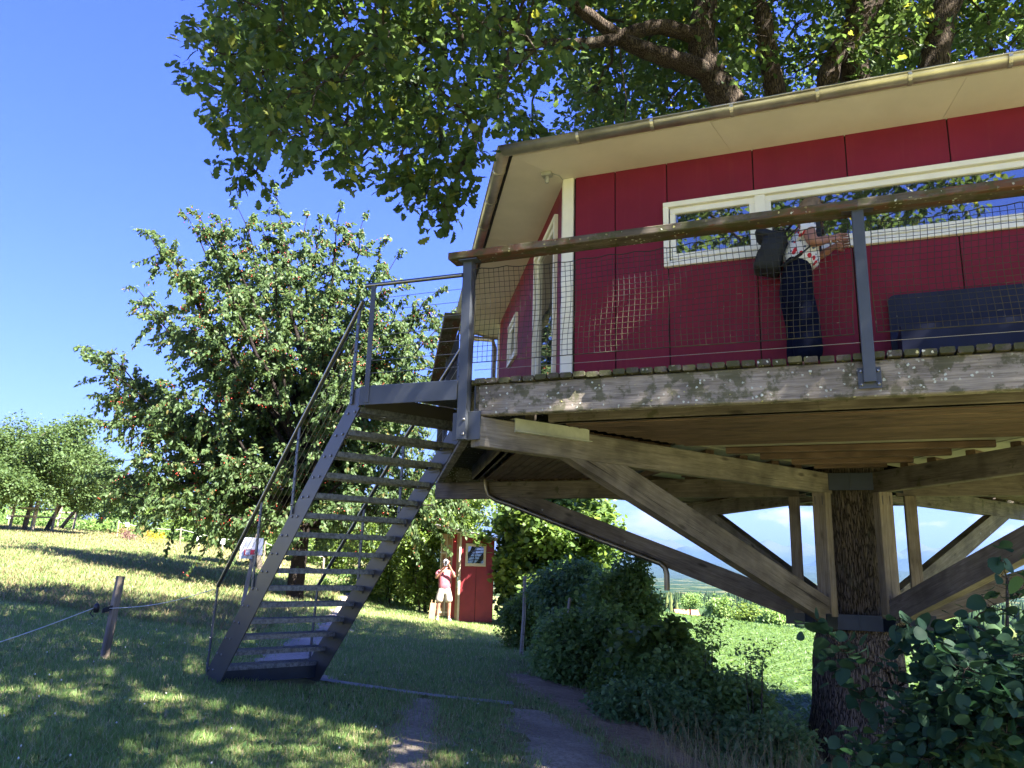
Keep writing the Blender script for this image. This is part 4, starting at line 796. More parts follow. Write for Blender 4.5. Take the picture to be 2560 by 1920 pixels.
# ================================================================== STEEL STAIR
phi = .6855; ST = np.array([cos(phi), sin(phi), 0]); SD = np.array([-sin(phi), cos(phi), 0]); SA = np.array([-1.2733, 6.4827, 0.0]); SG, SH, SWd = .1904, .1688, 1.114
stair = thing('steel_staircase', 'slate blue steel staircase with grated treads up to the platform', 'staircase', (-2.6, 9.1, float(gz(-2.6, 9.1))))
def sp(dd, z, off=0.0): return SA+SD*dd+ST*off+ZU*z
STG = plain('stringer_steel', (0.060, 0.056, 0.052), 0.40, 0.15, 0.14, 3, 0.05)
zg = -1.27
for off, sg in ((0.0, -1), (SWd, 1)):
    mb = MB(); poly = [sp(-0.02, 1.40, off), sp(-0.02, 1.225, off), sp(2.62, zg-0.10, off), sp(2.86, zg-0.10, off), sp(2.92, -1.20, off), sp(0.16, 1.30, off), sp(0.10, 1.40, off)]
    mb.prism(poly, ST*0.010*sg); st_ = mb.build('stringer', STG, stair)
    mb = MB()
    for k in range(15):
        z = 1.2348-SH*k
        for q in (0.035, 0.155): bolt(mb, sp(SG*k+q+0.02, z-0.035-0.0*q, off)+ST*0.010*sg*(1 if sg < 0 else 0), ST*-1, 0.012, 0.010)
    mb.build('bolt_head', STEEL, st_)
TRD = plain('tread_steel', (0.20, 0.21, 0.22), 0.35, 0.75, 0.25, 9, 0.15)
m, t, p, o = newmat('grating'); v = coords(t); TRD2 = m
a_ = noise(t, v, 30, 5, 0.7); setv(t, p.inputs['Base Color'], mix(t, mapr(t, a_, 0.35, 0.65), (0.08, 0.085, 0.09), (0.19, 0.20, 0.21))); p.inputs['Metallic'].default_value = 0.6; p.inputs['Roughness'].default_value = 0.45; bump(t, p, a_, 0.3, 0.003)
tm = MB(); W_ = SWd-0.006; dp_ = 0.225
# folded sheet tread: front and rear lips, perforated top with raised rims
tm.box((0.003, -0.002, -0.045), (W_, 0.004, 0.0)); tm.box((0.003, dp_-0.004, -0.045), (W_, dp_+0.002, 0.0))
for k in range(9): y = 0.012+k*(dp_-0.024)/8; tm.box((0.003, y-0.003, -0.022), (W_, y+0.003, -0.002))
for k in range(38): x = 0.02+k*(W_-0.04)/37; tm.box((x-0.0015, 0.004, -0.016), (x+0.0015, dp_-0.004, -0.006))
for k in range(56):
    x = 0.01+k*(W_-0.02)/55; tm.box((x-0.004, 0.001, 0.0), (x+0.004, 0.006, 0.003)); tm.box((x-0.004, dp_-0.006, 0.0), (x+0.004, dp_-0.001, 0.003))
tmesh = tm.mesh('tread', TRD2)
cl = MB(); cl.box((0.0, 0.02, -0.075), (0.012, dp_-0.02, -0.046)); cl.box((0.0, 0.02, -0.052), (0.05, dp_-0.02, -0.047)); clm = cl.mesh('tread_bracket', STG)
for k in range(15):
    o_ = sp(SG*k-0.012, 1.2348-SH*k, 0.0); mw = Matrix(((ST[0], SD[0], 0, o_[0]), (ST[1], SD[1], 0, o_[1]), (0, 0, 1, o_[2]), (0, 0, 0, 1)))
    tr_ = link('tread', tmesh, stair, mw); link('tread_bracket', clm, tr_, mw)
    o3 = o_+ST*(SWd-0.003); mw3 = Matrix(((-ST[0], SD[0], 0, o3[0]), (-ST[1], SD[1], 0, o3[1]), (0, 0, 1, o3[2]), (0, 0, 0, 1))); link('tread_bracket', clm, tr_, mw3)
mb = MB(); mb.bar(sp(2.66, -1.235, 0.01), sp(2.66, -1.235, SWd-0.01), 0.012, 0.13); mb.bar(sp(2.84, -1.235, 0.01), sp(2.84, -1.235, SWd-0.01), 0.012, 0.13); mb.build('base_plate', DBLUE, stair)
# landing
lp = [SA-ST*0.0-SD*0.05, C1-U*0.12-NV*0.04, C1+SD*0.0+(Cn(2)-C1)/R0*1.16-U*0.0, SA+ST*SWd]
A0 = C1-U*1.02-NV*0.05
mb = MB(); mb.prism([A0+ZU*1.366, C1-U*0.13-NV*0.05+ZU*1.366, C1-U*0.06+ZU*1.366, SA+ST*SWd+SD*0.02+ZU*1.366, SA+SD*0.02+ZU*1.366], (0, 0, 0.03)); mb.build('landing_plate', TRD2, stair)
mb = MB(); mb.bar(A0-NV*0.006+ZU*1.31, C1-U*0.13-NV*0.056+ZU*1.31, 0.012, 0.155, ch=0.002); mb.build('landing_fascia', BLUE, stair)
mb = MB(); mb.bar(A0+ZU*1.31, SA+SD*0.02+ZU*1.31, 0.012, 0.155); mb.bar(SA+ST*SWd*0.05+SD*0.02+ZU*1.30, SA+ST*SWd+SD*0.02+ZU*1.30, 0.01, 0.12); mb.build('landing_side', STG, stair)
# stringer rails
def stair_rail(off, sg, top):
    o = off+sg*0.018
    hr = MB(); hr.tube([sp(2.88, -1.08, o), sp(2.815, -0.335, o), sp(2.80, -0.31, o)], 0.017, 10)
    a = MB(); a.tube([sp(2.82, -0.33, o), sp(1.12, 1.20, o), sp(top[0], top[1], o)], 0.020, 12); h = a.build('handrail', STEEL, stair)
    posts = [(2.885, -1.20, 2.82, -0.345), (1.885, -0.30, 1.85, 0.52), (1.13, 0.38, 1.11, 1.19), (0.12, 1.27, 0.085, 2.10)]
    if sg > 0: posts[3] = (0.20, 1.20, 0.18, 1.95)
    for p_ in posts:
        b = MB(); b.bar(sp(p_[0], p_[1], o), sp(p_[2], p_[3], o), 0.045, 0.012, up=tuple(ST), ch=0.002); b.build('rail_post', BLUE, stair)
        bb = MB()
        for f in (0.1, 0.25, 0.4, 0.55, 0.7, 0.85): bolt(bb, sp(p_[0]+(p_[2]-p_[0])*f, p_[1]+(p_[3]-p_[1])*f, o)-ST*0.007, -ST, 0.008, 0.010)
        bb.build('wire_fixing', STEEL, stair)
    for k in range(1, 7):
        f = k/7.0; lo0, hi0 = -1.10, -0.36; lo1, hi1 = 1.28, 2.05
        c = MB(); q0 = sp(2.87-0.05*f, lo0+(hi0-lo0)*f, o); q1 = sp(0.11 if sg < 0 else 0.19, (lo1+(hi1-lo1)*f) if sg < 0 else (1.22+0.70*f), o)
        c.tube([q0, q1], 0.0022, 4); c.build('wire', STEEL, stair)
stair_rail(0.0, -1, (0.03, 2.17)); stair_rail(SWd, 1, (0.10, 2.04))
lq = C1-U*0.95-NV*0.066
mb = MB(); mb.bar(lq+ZU*1.25, lq+ZU*2.26, 0.045, 0.012, up=tuple(NV), ch=0.002); mb.build('rail_post', BLUE, stair)
mb = MB(); mb.tube([C1-U*1.03-NV*0.06+ZU*2.275, C1-U*0.12-NV*0.06+ZU*2.268], 0.018, 12); mb.build('handrail', STEEL, stair)
for k in range(7):
    z = 2.151-k*0.1085; mb = MB(); mb.tube([lq+NV*0.01+ZU*z, C1-U*0.12-NV*0.056+ZU*z], 0.0026, 5); mb.build('wire', STEEL, stair)

# ================================================================== OAK
BARK = None
def barkmat(name, c1, c2, sc=1.0, moss=0.2, ridge=1.0):
    m, t, p, o = newmat(name); v = coords(t, (20*sc, 20*sc, 2.2*sc), rand=False); v1 = coords(t, rand=False)
    w = N(t, 'ShaderNodeTexVoronoi'); w.feature = 'DISTANCE_TO_EDGE'; w.inputs['Scale'].default_value = 2.6
    dn = N(t, 'ShaderNodeTexNoise'); dn.inputs['Scale'].default_value = 2.5; dn.inputs['Detail'].default_value = 6; t.links.new(v, dn.inputs['Vector'])
    sc_ = N(t, 'ShaderNodeVectorMath', operation='SCALE'); sc_.inputs['Scale'].default_value = 0.55; t.links.new(dn.outputs[1], sc_.inputs[0])
    ad = N(t, 'ShaderNodeVectorMath', operation='ADD'); t.links.new(v, ad.inputs[0]); t.links.new(sc_.outputs[0], ad.inputs[1]); t.links.new(ad.outputs[0], w.inputs['Vector'])
    e = mapr(t, w.outputs['Distance'], 0.0, 0.16); f = noise(t, v, 7, 6, 0.7)
    c = mix(t, e, tuple(k*0.42 for k in c1), mix(t, mapr(t, f, 0.3, 0.7), c1, c2))
    c = mix(t, mth(t, 'MULTIPLY', mapr(t, noise(t, v1, 3, 6, 0.7), 0.60-0.1*moss, 0.68), moss), c, (0.16, 0.17, 0.12))
    setv(t, p.inputs['Base Color'], c); p.inputs['Roughness'].default_value = 0.95; p.inputs['Specular IOR Level'].default_value = 0.15
    bump(t, p, mth(t, 'ADD', e, mth(t, 'MULTIPLY', f, 0.5)), 1.0, 0.03*ridge); return m
BARK = barkmat('oak_bark', (0.060, 0.043, 0.031), (0.125, 0.095, 0.070), 1.0, 0.35)
TBARK = barkmat('oak_trunk_bark', (0.10, 0.078, 0.058), (0.20, 0.158, 0.120), 1.0, 0.3)
oak = thing('oak_tree', 'huge old oak whose trunk carries the platform and whose boughs hang over the cabin', 'tree', (T[0], T[1], float(gz(T[0], T[1]))))
# trunk with real bark ridges and a root flare
nz_, na_ = 150, 160; zz = np.linspace(-2.5, 4.4, nz_); an = np.linspace(0, 2*pi, na_, endpoint=False); ZZ, AA = np.meshgrid(zz, an, indexing='ij')
rad = 0.385+0.10*np.exp(-(ZZ+2.1)/0.55)+0.06*np.clip((-ZZ-0.2)/2, 0, 1)-0.03*np.clip(ZZ/4, 0, 1)
rad = rad+0.05*np.clip((-0.6-ZZ)/0.2, 0, 1)
rad = rad*(1+0.05*np.sin(AA*5+0.8)*np.clip((-ZZ+0.2)/2, 0.2, 1)+0.03*np.sin(AA*3+ZZ*0.8))
rid = np.abs(np.sin(AA*17+1.6*np.sin(ZZ*2.3+AA*3)+0.8*np.sin(ZZ*6.1+AA*7)))+0.5*np.abs(np.sin(AA*31+2*np.sin(ZZ*3.7+AA*5)))
rad = rad+0.016*rid*(0.7+0.6*np.sin(ZZ*9+AA*11)*0.5)
leanx = -0.06*np.clip(-ZZ-0.4, 0, 3)*0.35
V = np.stack([T[0]+0.0+leanx+rad*np.cos(AA), T[1]+rad*np.sin(AA), ZZ], -1).reshape(-1, 3)
ii = np.arange(nz_-1)[:, None]*na_; jj = np.arange(na_)[None]; j2 = (np.arange(na_)+1)[None] % na_
F = np.stack([ii+jj, ii+j2, ii+na_+j2, ii+na_+jj], -1).reshape(-1, 4); me = raw_mesh('trunk', V, F, None, TBARK); me.polygons.foreach_set('use_smooth', [True]*len(F)); link('trunk', me, oak)
def limb(pts, r0, r1, n=14, name='limb', par=None, mat=None, lump=0.06):
    P = [np.array(p, float) for p in pts]
    # Catmull-Rom through the points
    Q = []
    for i in range(len(P)-1):
        a = P[max(i-1, 0)]; b = P[i]; c = P[i+1]; d = P[min(i+2, len(P)-1)]
        for k in range(6):
            f = k/6; Q.append(0.5*((2*b)+(-a+c)*f+(2*a-5*b+4*c-d)*f*f+(-a+3*b-3*c+d)*f**3))
    Q.append(P[-1]); k = len(Q); rr = [(r0+(r1-r0)*i/(k-1))*(1+lump*sin(i*1.7)+lump*0.7*sin(i*4.1+1)) for i in range(k)]
    mb = MB(); mb.tube(Q, rr, n); return mb.build(name, mat or BARK, par or oak), Q
L_ = {}
base = (4.0, 9.4, 3.9)
limbs = [([base, (3.3, 9.0, 4.7), (2.75, 8.8, 5.44), (2.42, 8.75, 6.0), (2.28, 8.7, 6.5), (2.35, 8.7, 7.2), (2.2, 8.3, 8.4)], 0.24, 0.13),
         ([(2.40, 8.75, 6.05), (1.95, 8.5, 6.02), (1.5, 8.4, 6.10), (1.2, 8.4, 6.26), (0.72, 8.3, 6.55), (-0.03, 8.0, 6.87), (-1.3, 7.4, 7.0)], 0.13, 0.05),
         ([(2.28, 8.7, 6.5), (1.75, 8.5, 6.5), (1.4, 8.4, 6.35), (1.16, 8.4, 6.25)], 0.10, 0.08),
         ([(1.2, 8.4, 6.24), (0.48, 8.2, 6.0), (-0.74, 8.0, 5.95), (-1.93, 7.9, 5.55), (-2.87, 7.8, 5.25)], 0.075, 0.025),
         ([base, (3.7, 9.6, 4.8), (3.46, 9.3, 5.7), (3.30, 9.2, 6.5), (3.2, 9.2, 7.4), (3.0, 10, 9.5)], 0.17, 0.10),
         ([base, (4.3, 9.5, 4.9), (4.45, 9.3, 6.0), (4.43, 9.2, 6.8), (4.6, 9.2, 7.6), (5.2, 9.8, 10)], 0.22, 0.15),
         ([(4.2, 9.5, 5.2), (4.02, 9.2, 6.1), (4.2, 9.1, 6.7), (4.75, 9.0, 7.5), (5.2, 8.4, 8.6)], 0.15, 0.10),
         ([base, (4.9, 9.3, 4.9), (5.3, 9.1, 6.1), (5.5, 9.1, 6.8), (5.8, 9.1, 7.6), (7.2, 8.6, 9.5)], 0.23, 0.14),
         ([(5.3, 9.1, 6.1), (6.3, 9.6, 6.8), (7.8, 10.2, 7.4), (9.5, 10.5, 8.0)], 0.12, 0.05),
         ([(4.2, 9.6, 4.8), (4.6, 11.0, 6.0), (4.9, 13.0, 7.4), (5.0, 15, 9)], 0.16, 0.06),
         ([(2.2, 8.3, 8.4), (1.0, 6.6, 9.0), (-0.5, 5.0, 9.3), (-2.0, 3.6, 9.0), (-2.8, 0.5, 7.6), (-2.5, -3.0, 6.6)], 0.12, 0.03),
         ([(5.2, 8.4, 8.6), (4.8, 5.8, 9.2), (4.2, 3.5, 9.2)], 0.11, 0.04),
         ([(2.2, 8.3, 8.4), (0.2, 9.2, 9.6), (-2.0, 10.2, 10.2), (-3.6, 11.0, 10.4)], 0.11, 0.04),
         ([(3.0, 10, 9.5), (2.2, 12, 11), (1.6, 14, 11.6)], 0.10, 0.04), ([(3.0, 10, 9.5), (3.2, 9.0, 11.5), (2.6, 8.2, 13)], 0.09, 0.03)]
nodes = []
for pts, r0, r1 in limbs:
    o, Q = limb(pts, r0, r1); nodes += [q for q in Q[3:]]
OAKM = leafmat('oak_leaf', (0.042, 0.078, 0.022), (0.078, 0.120, 0.034), (0.16, 0.18, 0.035), 0.05, 0.43, 0.5, 0.35)
OAKTW = barkmat('oak_twig', (0.07, 0.055, 0.040), (0.13, 0.105, 0.08), 2, 0.2, 0.3)
# crown above the picture: boughs all round the trunk at 8 to 14 m, inside an uneven dome
gen = []; r_ = np.random.default_rng(21)
def shade_ok(x, y, z):   # crown trimmed so that its shadow stays inside an oval on the ground
    k = 0.84*(z+1.6); return ((x-0.76*k+0.5)/10.5)**2+((y+0.65*k-10.5)/10.3)**2 < 1
OAK_BACK = [p for p in OAK_BACK if shade_ok(*p) or p[1] < 13.2]
while len(gen) < 780:
    x, y, z = r_.uniform(-6.5, 15), r_.uniform(-6, 19), r_.uniform(4.5, 15.0)
    e = ((x-4.4)/9.4)**2+((y-6.8)/11.0)**2+((z-7.5)/6.8)**2; lump = 0.14*sin(x*1.1+y*0.7)+0.12*sin(y*1.3-z)
    if e > 1+lump or e < 0.10: continue
    if z < 0.86*y+0.8-0.10*x: continue            # the boughs lower down are listed one by one
    if z < 7.0+0.1*y: continue
    if not shade_ok(x, y, z): continue
    gen.append((x, y, z))
for _ in range(20):   # clumps added along the line to the sun, placed to shade the shed
    t_ = r_.uniform(10.0, 13.0); o_ = r_.uniform(0.2, 1.5); gen.append((-0.9+0.76*t_+0.65*o_, 23.6-0.65*t_+0.76*o_, -0.6+1.19*t_+r_.uniform(-0.5, 0.8)))
# unseen low boughs on the sunward side, added to shade the lawn
k_ = 0
while k_ < 75:
    x, y, z = r_.uniform(-0.5, 7.0), r_.uniform(-4.5, 3.2), r_.uniform(6.2, 9.8)
    if z < 0.86*y+1.6 or sin(x*1.6)*cos(y*1.7+z) < -0.5: continue
    gen.append((x, y, z)); k_ += 1
k_ = 0  # unseen boughs behind the camera, mirrored by the panes and thickened for lawn shade
while k_ < 120:
    x, y, z = r_.uniform(-6.5, 2.0), r_.uniform(-6.5, 2.2), r_.uniform(4.6, 8.8)
    if z < 3.3+0.86*max(y, 0) or sin(x*1.9+1)*cos(y*1.6+z) < -0.35: continue
    gen.append((x, y, z)); k_ += 1
allc = np.array(OAK_HANG+OAK_TIPS+OAK_BACK+gen); edges = grow(allc, nodes, 0.2)
bm_ = branch_mesh(edges, 0.0085, 5, 0.16); o = bm_.build('branches', OAKTW, oak); o['kind'] = 'stuff'
tw = []
P1, B1, S1 = sprays(OAK_HANG, [0.36]*len(OAK_HANG), 11, 7, 0.105, 0.45, 0.6, tw, 0.5, 0.05)
P2, B2, S2 = sprays(OAK_TIPS, [0.26]*len(OAK_TIPS), 9, 7, 0.105, 0.7, 0.6, tw, 0.4, 0.045)
P3, B3, S3 = sprays(OAK_BACK, [0.64]*len(OAK_BACK), 27, 8, 0.115, 0.4, 0.6, tw, 0.5, 0.06)
put_leaves(oak, OAK, np.concatenate([P1, P2]), np.concatenate([B1, B2]), np.concatenate([S1, S2]), OAKM, 300, 'leaf')
put_leaves(oak, OAKS, P3, B3, S3, OAKM)
P4, B4, S4 = sprays(gen, [0.85]*len(gen), 15, 6, 0.17, 0.3, 0.5, None, 0.5, 0.10); put_leaves(oak, OVAL, P4, B4, S4, OAKM)
o = twig_mesh(tw, 0.0045).build('twigs', OAKTW, oak); o['kind'] = 'stuff'
# a thin dead shoot hanging from the big limb
mb = MB()
mb.tube([(1.2, 8.4, 6.2), (1.22, 8.38, 5.8), (1.27, 8.36, 5.4), (1.24, 8.36, 5.05), (1.30, 8.3, 4.75)], [0.012, 0.010, 0.009, 0.006, 0.003], 5); mb.build('hanging_shoot', OAKTW, oak)

# ================================================================== CHERRY TREE
CB = np.array([-5.72, 22.0, -1.19]); CBARK = barkmat('cherry_bark', (0.028, 0.021, 0.018), (0.065, 0.05, 0.042), 2.0, 0.15)
cherry = thing('cherry_tree', 'tall cherry tree with red fruit standing behind the steel staircase', 'tree', CB)
limb([CB+np.array([0.04, 0, -0.25]), CB+np.array([0.0, 0, 0.3]), CB+np.array([0.05, 0, 1.3]), CB+np.array([0.1, 0, 2.4]), CB+np.array([0.1, 0, 4]), CB+np.array([-0.2, 0, 6.5])], 0.26, 0.11, 14, 'trunk', cherry, CBARK, 0.03)
ctips = [(690,485),(640,545),(600,520),(545,550),(500,540),(465,545),(400,590),(380,590),(440,640),(335,725),(360,760),(455,780),(225,870),(270,890),(260,985),(310,1010),(255,1045),(340,1060),(250,1180),(300,1150),(240,1210),(330,1215),(400,1180),(430,1240),(500,1200),(560,1270),(640,1290),(760,540),(800,560),(850,520),(905,545),(960,620),(990,640),(930,700),(1000,760),(1090,720),(1120,780),(1030,800),(1060,860),(1090,945),(1000,900),(990,1000),(1040,1080),(1120,1130),(1180,1240),(1130,1310),(1050,1200),(960,1230),(880,1260),(780,1290),(700,600),(620,640),(560,660),(740,640),(840,660),(700,760),(600,800),(800,780),(900,820),(500,860),(640,900),(760,920),(860,950),(560,980),(440,960),(680,1040),(500,1080),(800,1080),(920,1090),(600,1150),(720,1180),(840,1180),(420,1050),(350,950)]
r_ = np.random.default_rng(5); CT = []
for k, (px, py) in enumerate(ctips):
    yd = 22+r_.uniform(-1, 1)*(3.6 if 560 < px < 880 and py > 560 else 2.0); CT.append(at(px, py, yd))
for k in range(26): # the side turned away
    a = r_.random()*pi; CT.append(CB+np.array([cos(a)*r_.uniform(2, 4.5), 1+sin(a)*r_.uniform(1.5, 4), r_.uniform(2.5, 9.5)]))
CLEAF = leafmat('cherry_leaf', (0.048, 0.086, 0.030), (0.090, 0.132, 0.048), (0.16, 0.14, 0.05), 0.03, 0.38, 0.5, 0.3)
CH = plain('cherry_red', (0.30, 0.022, 0.012), 0.25, 0, 0.3, 20)
LP, LD, LS, TWL, FR_ = [], [], [], [], []
for tip in CT:
    h = tip[2]-CB[2]; start = CB+np.array([0.05, 0, np.clip(h*0.40+r_.uniform(-0.5, 0.4), 1.9, 5.0)]); mid = (start+tip)/2; mid[2] += 0.10*np.linalg.norm(tip-start) if h < 6 else -0.04*np.linalg.norm(tip-start)
    mid += r_.normal(size=3)*0.42; L = np.linalg.norm(tip-start); k = 12; pts = []
    for i in range(k+1):
        f = i/k; p = start*(1-f)**2+mid*2*f*(1-f)+tip*f*f; pts.append(p+r_.normal(size=3)*0.05)
    r0 = 0.014+0.009*L; mb = MB(); mb.tube(pts, [r0*(1-0.88*i/k) for i in range(k+1)], 6, cap=False); mb.build('branch', CBARK, cherry)
    ntw = int(6+L*4.2)
    for j in range(ntw):
        f = 0.30+0.70*((j+r_.random())/ntw)**0.8; q = pts[int(f*k)] if f < 1 else pts[-1]; ax = tip-start; ax /= np.linalg.norm(ax)
        d = r_.normal(size=3); d -= ax*(d@ax)*0.3; d /= np.linalg.norm(d); d = d*1.0+ax*0.40; d[2] -= 0.05; tl = (0.50+0.85*r_.random())*(1.2-0.55*f)
        if j == ntw-1: q = pts[-1]; d = ax.copy(); d[2] -= 0.35; tl = 0.55
        e = q+d*tl; e[2] -= 0.38*tl*tl; m_ = (q+e)/2; m_[2] += 0.12*tl; TWL.append((q, m_, e))
        nl = int(22+tl*40)
        for i in range(nl):
            g_ = (i+0.5)/nl; p = q*(1-g_)**2+m_*2*g_*(1-g_)+e*g_*g_
            dd = r_.normal(size=3)*0.55+d*0.5; dd[2] -= 0.75; LP.append(p+r_.normal(size=3)*0.035); LD.append(dd); LS.append(0.098+0.055*r_.random())
        if r_.random() < 0.34:
            for _ in range(r_.integers(5, 16)): FR_.append(q+(e-q)*r_.random()+r_.normal(size=3)*0.05+np.array([0, 0, -0.05]))
LP = np.array(LP); LD = np.array(LD); LS = np.array(LS); NN = r_.normal(size=LP.shape)*0.6; NN[:, 2] += 0.8; NN[:, 1] -= 0.2
put_leaves(cherry, OVAL, LP, basis(LD, NN), LS, CLEAF, 300)
o = twig_mesh(TWL, 0.008).build('twigs', CBARK, cherry); o['kind'] = 'stuff'
mb = MB()
for p in FR_: mb.lathe([(0, -0.016), (0.014, -0.008), (0.014, 0.008), (0, 0.016)], p, 6)
o = mb.build('cherries', CH, cherry); o['kind'] = 'stuff'

# ================================================================== ORCHARD
def bush(name, label, cat, centre, rad, nclump, crad, twigs, per, size, tpl, mat, group=None, stems=5, base=None, bark=None, single=0, droop=0.2, shell=0.35, lump=0.25, seed=1, jit=0.07, sr=0.02, flat=0.6, out=0.5):
    r = np.random.default_rng(seed); c = np.array(centre, float); rad = np.array(rad, float); C = []; tries = 0
    while len(C) < nclump and tries < 20000:
        tries += 1; d = r.uniform(-1, 1, 3); e = np.linalg.norm(d); lm = 1+lump*(sin(d[0]*5+seed)+sin(d[1]*6+d[2]*5+seed*2))*0.5
        if e > lm or e < shell: continue
        p = c+d*rad*0.92
        if p[2] < float(gz(p[0], p[1]))+0.05: continue
        C.append(p)
    SP = []
    if shell > 0 and name != 'orchard_tree':
        for _ in range(nclump//4):
            d = r.normal(size=3); d[2] = abs(d[2])+0.3; d /= np.linalg.norm(d); SP.append(c+d*rad*r.uniform(1.0, 1.32))
    n0 = len(C); C = np.array(C+SP); b = np.array(base if base is not None else (c[0], c[1], float(gz(c[0], c[1])))); b = b.astype(float)
    root = thing(name, label, cat, b, group); bark = bark or OAKTW
    tops = []
    for k in range(stems):
        a = 2*pi*k/stems+r.random(); q = b+np.array([cos(a), sin(a), 0])*0.12*min(rad[0], 1.5)*(0 if stems == 1 else 1)
        tp = np.array([c[0]+cos(a)*rad[0]*(0.4 if stems > 1 else 0.05), c[1]+sin(a)*rad[1]*(0.4 if stems > 1 else 0.05), c[2]+rad[2]*0.15])
        m_ = (q+tp)/2+r.normal(size=3)*0.08*rad[0]*(1 if stems > 1 else 0.3)
        o, Q = limb([q-np.array([0, 0, 0.12]), q*0.6+m_*0.4, m_, tp], sr, sr*0.5, 8, 'stem' if stems > 1 else 'trunk', root, bark); tops += Q[8:]
    ed = grow(C, tops, 0.2); o = branch_mesh(ed, sr*0.16, 4).build('branches', bark, root); o['kind'] = 'stuff'
    tw = []; P, B, S = sprays(C, np.where(np.arange(len(C)) < n0, crad, crad*0.5)*(0.7+0.6*r.random(len(C))), twigs, per, size, droop, flat, tw, out, jit)
    ok = P[:, 2] > gz(P[:, 0], P[:, 1])+0.02; put_leaves(root, tpl, P[ok], B[ok], S[ok], mat, single)
    if crad > 0.15 and size > 0.04 and c[1] < 18: o = twig_mesh(tw, sr*0.14).build('twigs', bark, root); o['kind'] = 'stuff'
    return root
def copytree(root, loc, rz, sc, label):
    def cp(o, par):
        c = o.copy(); COL.objects.link(c)
        if par is not None: c.parent = par
        for ch in list(o.children): cp(ch, c)
        return c
    n = cp(root, None); n.location = Vector(loc); n.rotation_euler = (0, 0, rz); n.scale = (sc, sc, sc); n['label'] = label; return n
APL = leafmat('orchard_leaf', (0.045, 0.082, 0.026), (0.085, 0.125, 0.042), None, 0, 0.32, 0.5, 0.3); ABK = barkmat('orchard_bark', (0.14, 0.115, 0.09), (0.27, 0.23, 0.19), 2, 0.2)
OG = 'fruit trees of the orchard'
def otree(label, px, py, y, topy, rpx, seed, cpx=None, n=70):
    b = at(px, py, y); s = y/FPX; b[2] = gz(b[0], b[1]); top = at(cpx or px, topy, y)[2]; r = rpx*s; zc = (top+b[2]+1.55)/2
    ctr = (at(cpx or px, py, y)[0], y, zc)
    return bush('orchard_tree', label, 'tree', ctr, (r, r, (top-b[2]-1.3)/2), n, r*0.30, 34, 7, 0.16, OVAL, APL, OG, 1, b, ABK, 0, 0.2, 0.3, 0.3, seed, 0.13, 0.14)
otree('largest orchard tree with a round crown at the left edge of the photo', 58, 1331, 40, 1045, 150, 11, 60, 110)
otree('orchard tree with a leaning trunk cut by the left edge of the photo', -20, 1345, 37, 1180, 90, 12, -40)
otree('orchard tree just right of the largest one, its crown merging with it', 112, 1330, 44, 1125, 95, 13, 175, 80)
otree('orchard tree with a slim pale trunk right of the two biggest crowns', 148, 1324, 52, 1175, 75, 14, 235, 60)
otree('orchard tree with a thick short trunk beside the yellow flowers', 228, 1318, 60, 1195, 85, 15, 290, 60)
otree('small far orchard tree seen past the left branches of the cherry tree', 293, 1308, 74, 1215, 70, 16, 370, 60)
otree('orchard tree standing behind the cherry tree trunk', 650, 1440, 31, 1220, 90, 17, 600, 60)
# tree guards: stakes with rails around the young trunks
STK = wood('stake_wood', (0.24, 0.19, 0.13), (0.42, 0.35, 0.26))
for k, (px, py, y, lb) in enumerate([(62, 1331, 40, 'wooden stakes and rails guarding the trunk of the largest orchard tree'), (112, 1330, 44, 'wooden stakes and rails around the second orchard trunk from the left'), (170, 1322, 55, 'farthest wooden tree guard, with two pale leaning stakes')]):
    b = at(px, py, y); b[2] = gz(b[0], b[1]); g_ = thing('tree_guard', lb, 'tree guard', b, 'wooden guards round the orchard trunks')
    for dx, dy in ((-0.55, -0.4), (0.55, -0.35), (0, 0.6)):
        q = b+np.array([dx, dy, 0]); q[2] = gz(q[0], q[1]); beam('stake', q-ZU*0.1, q+np.array([0.12, 0, 1.55]), 0.10, 0.10, STK, g_)
    for z in (0.7, 1.1): beam('guard_rail', b+np.array([-0.7, -0.46, z]), b+np.array([0.72, -0.42, z+0.03]), 0.03, 0.09, STK, g_)
# rope fences with their posts and signs
WHITE = plain('white_sign', (0.78, 0.78, 0.76), 0.5, 0, 0.04)
def sign(px, py, y, h, w, hh, label):
    b = at(px, py, y); b[2] = gz(b[0], b[1]); g_ = thing('sign', label, 'sign', b, 'small white signs on posts'); beam('post', b-ZU*0.1, b+ZU*h, 0.05, 0.05, STK, g_, ch=0.002)
    mb = MB(); mb.box((b[0]-w/2, b[1]-0.045, b[2]+h-hh), (b[0]+w/2, b[1]-0.028, b[2]+h)); mb.build('board', WHITE, g_)
sign(497, 1362, 38, 0.72, 0.22, 0.26, 'small white sign on a post left of the steel stair'); sign(556, 1370, 38, 0.72, 0.20, 0.26, 'small white sign on a post nearest the stair rail')
sign(318, 1322, 52, 0.85, 0.24, 0.26, 'small white sign by the yellow flowers'); sign(24, 1290, 52, 0.7, 0.26, 0.22, 'small white sign seen below the leftmost tree crowns'); sign(700, 1420, 30, 1.1, 0.22, 0.3, 'small white sign beside the cherry trunk')
ROPE = plain('white_rope', (0.62, 0.62, 0.58), 0.7); 
def rope(name, a, b, sag, r, label, n=14, mat=None, cat='rope'):
    a = np.array(a, float); b = np.array(b, float); mb = MB(); mb.tube([a+(b-a)*i/n-ZU*sag*sin(pi*i/n) for i in range(n+1)], r, 5); o = mb.build(name, mat or ROPE); tag(o, label, cat); return o
fp = [at(*q) for q in ((295, 1325, 46), (450, 1352, 43), (660, 1395, 37), (810, 1400, 34))]
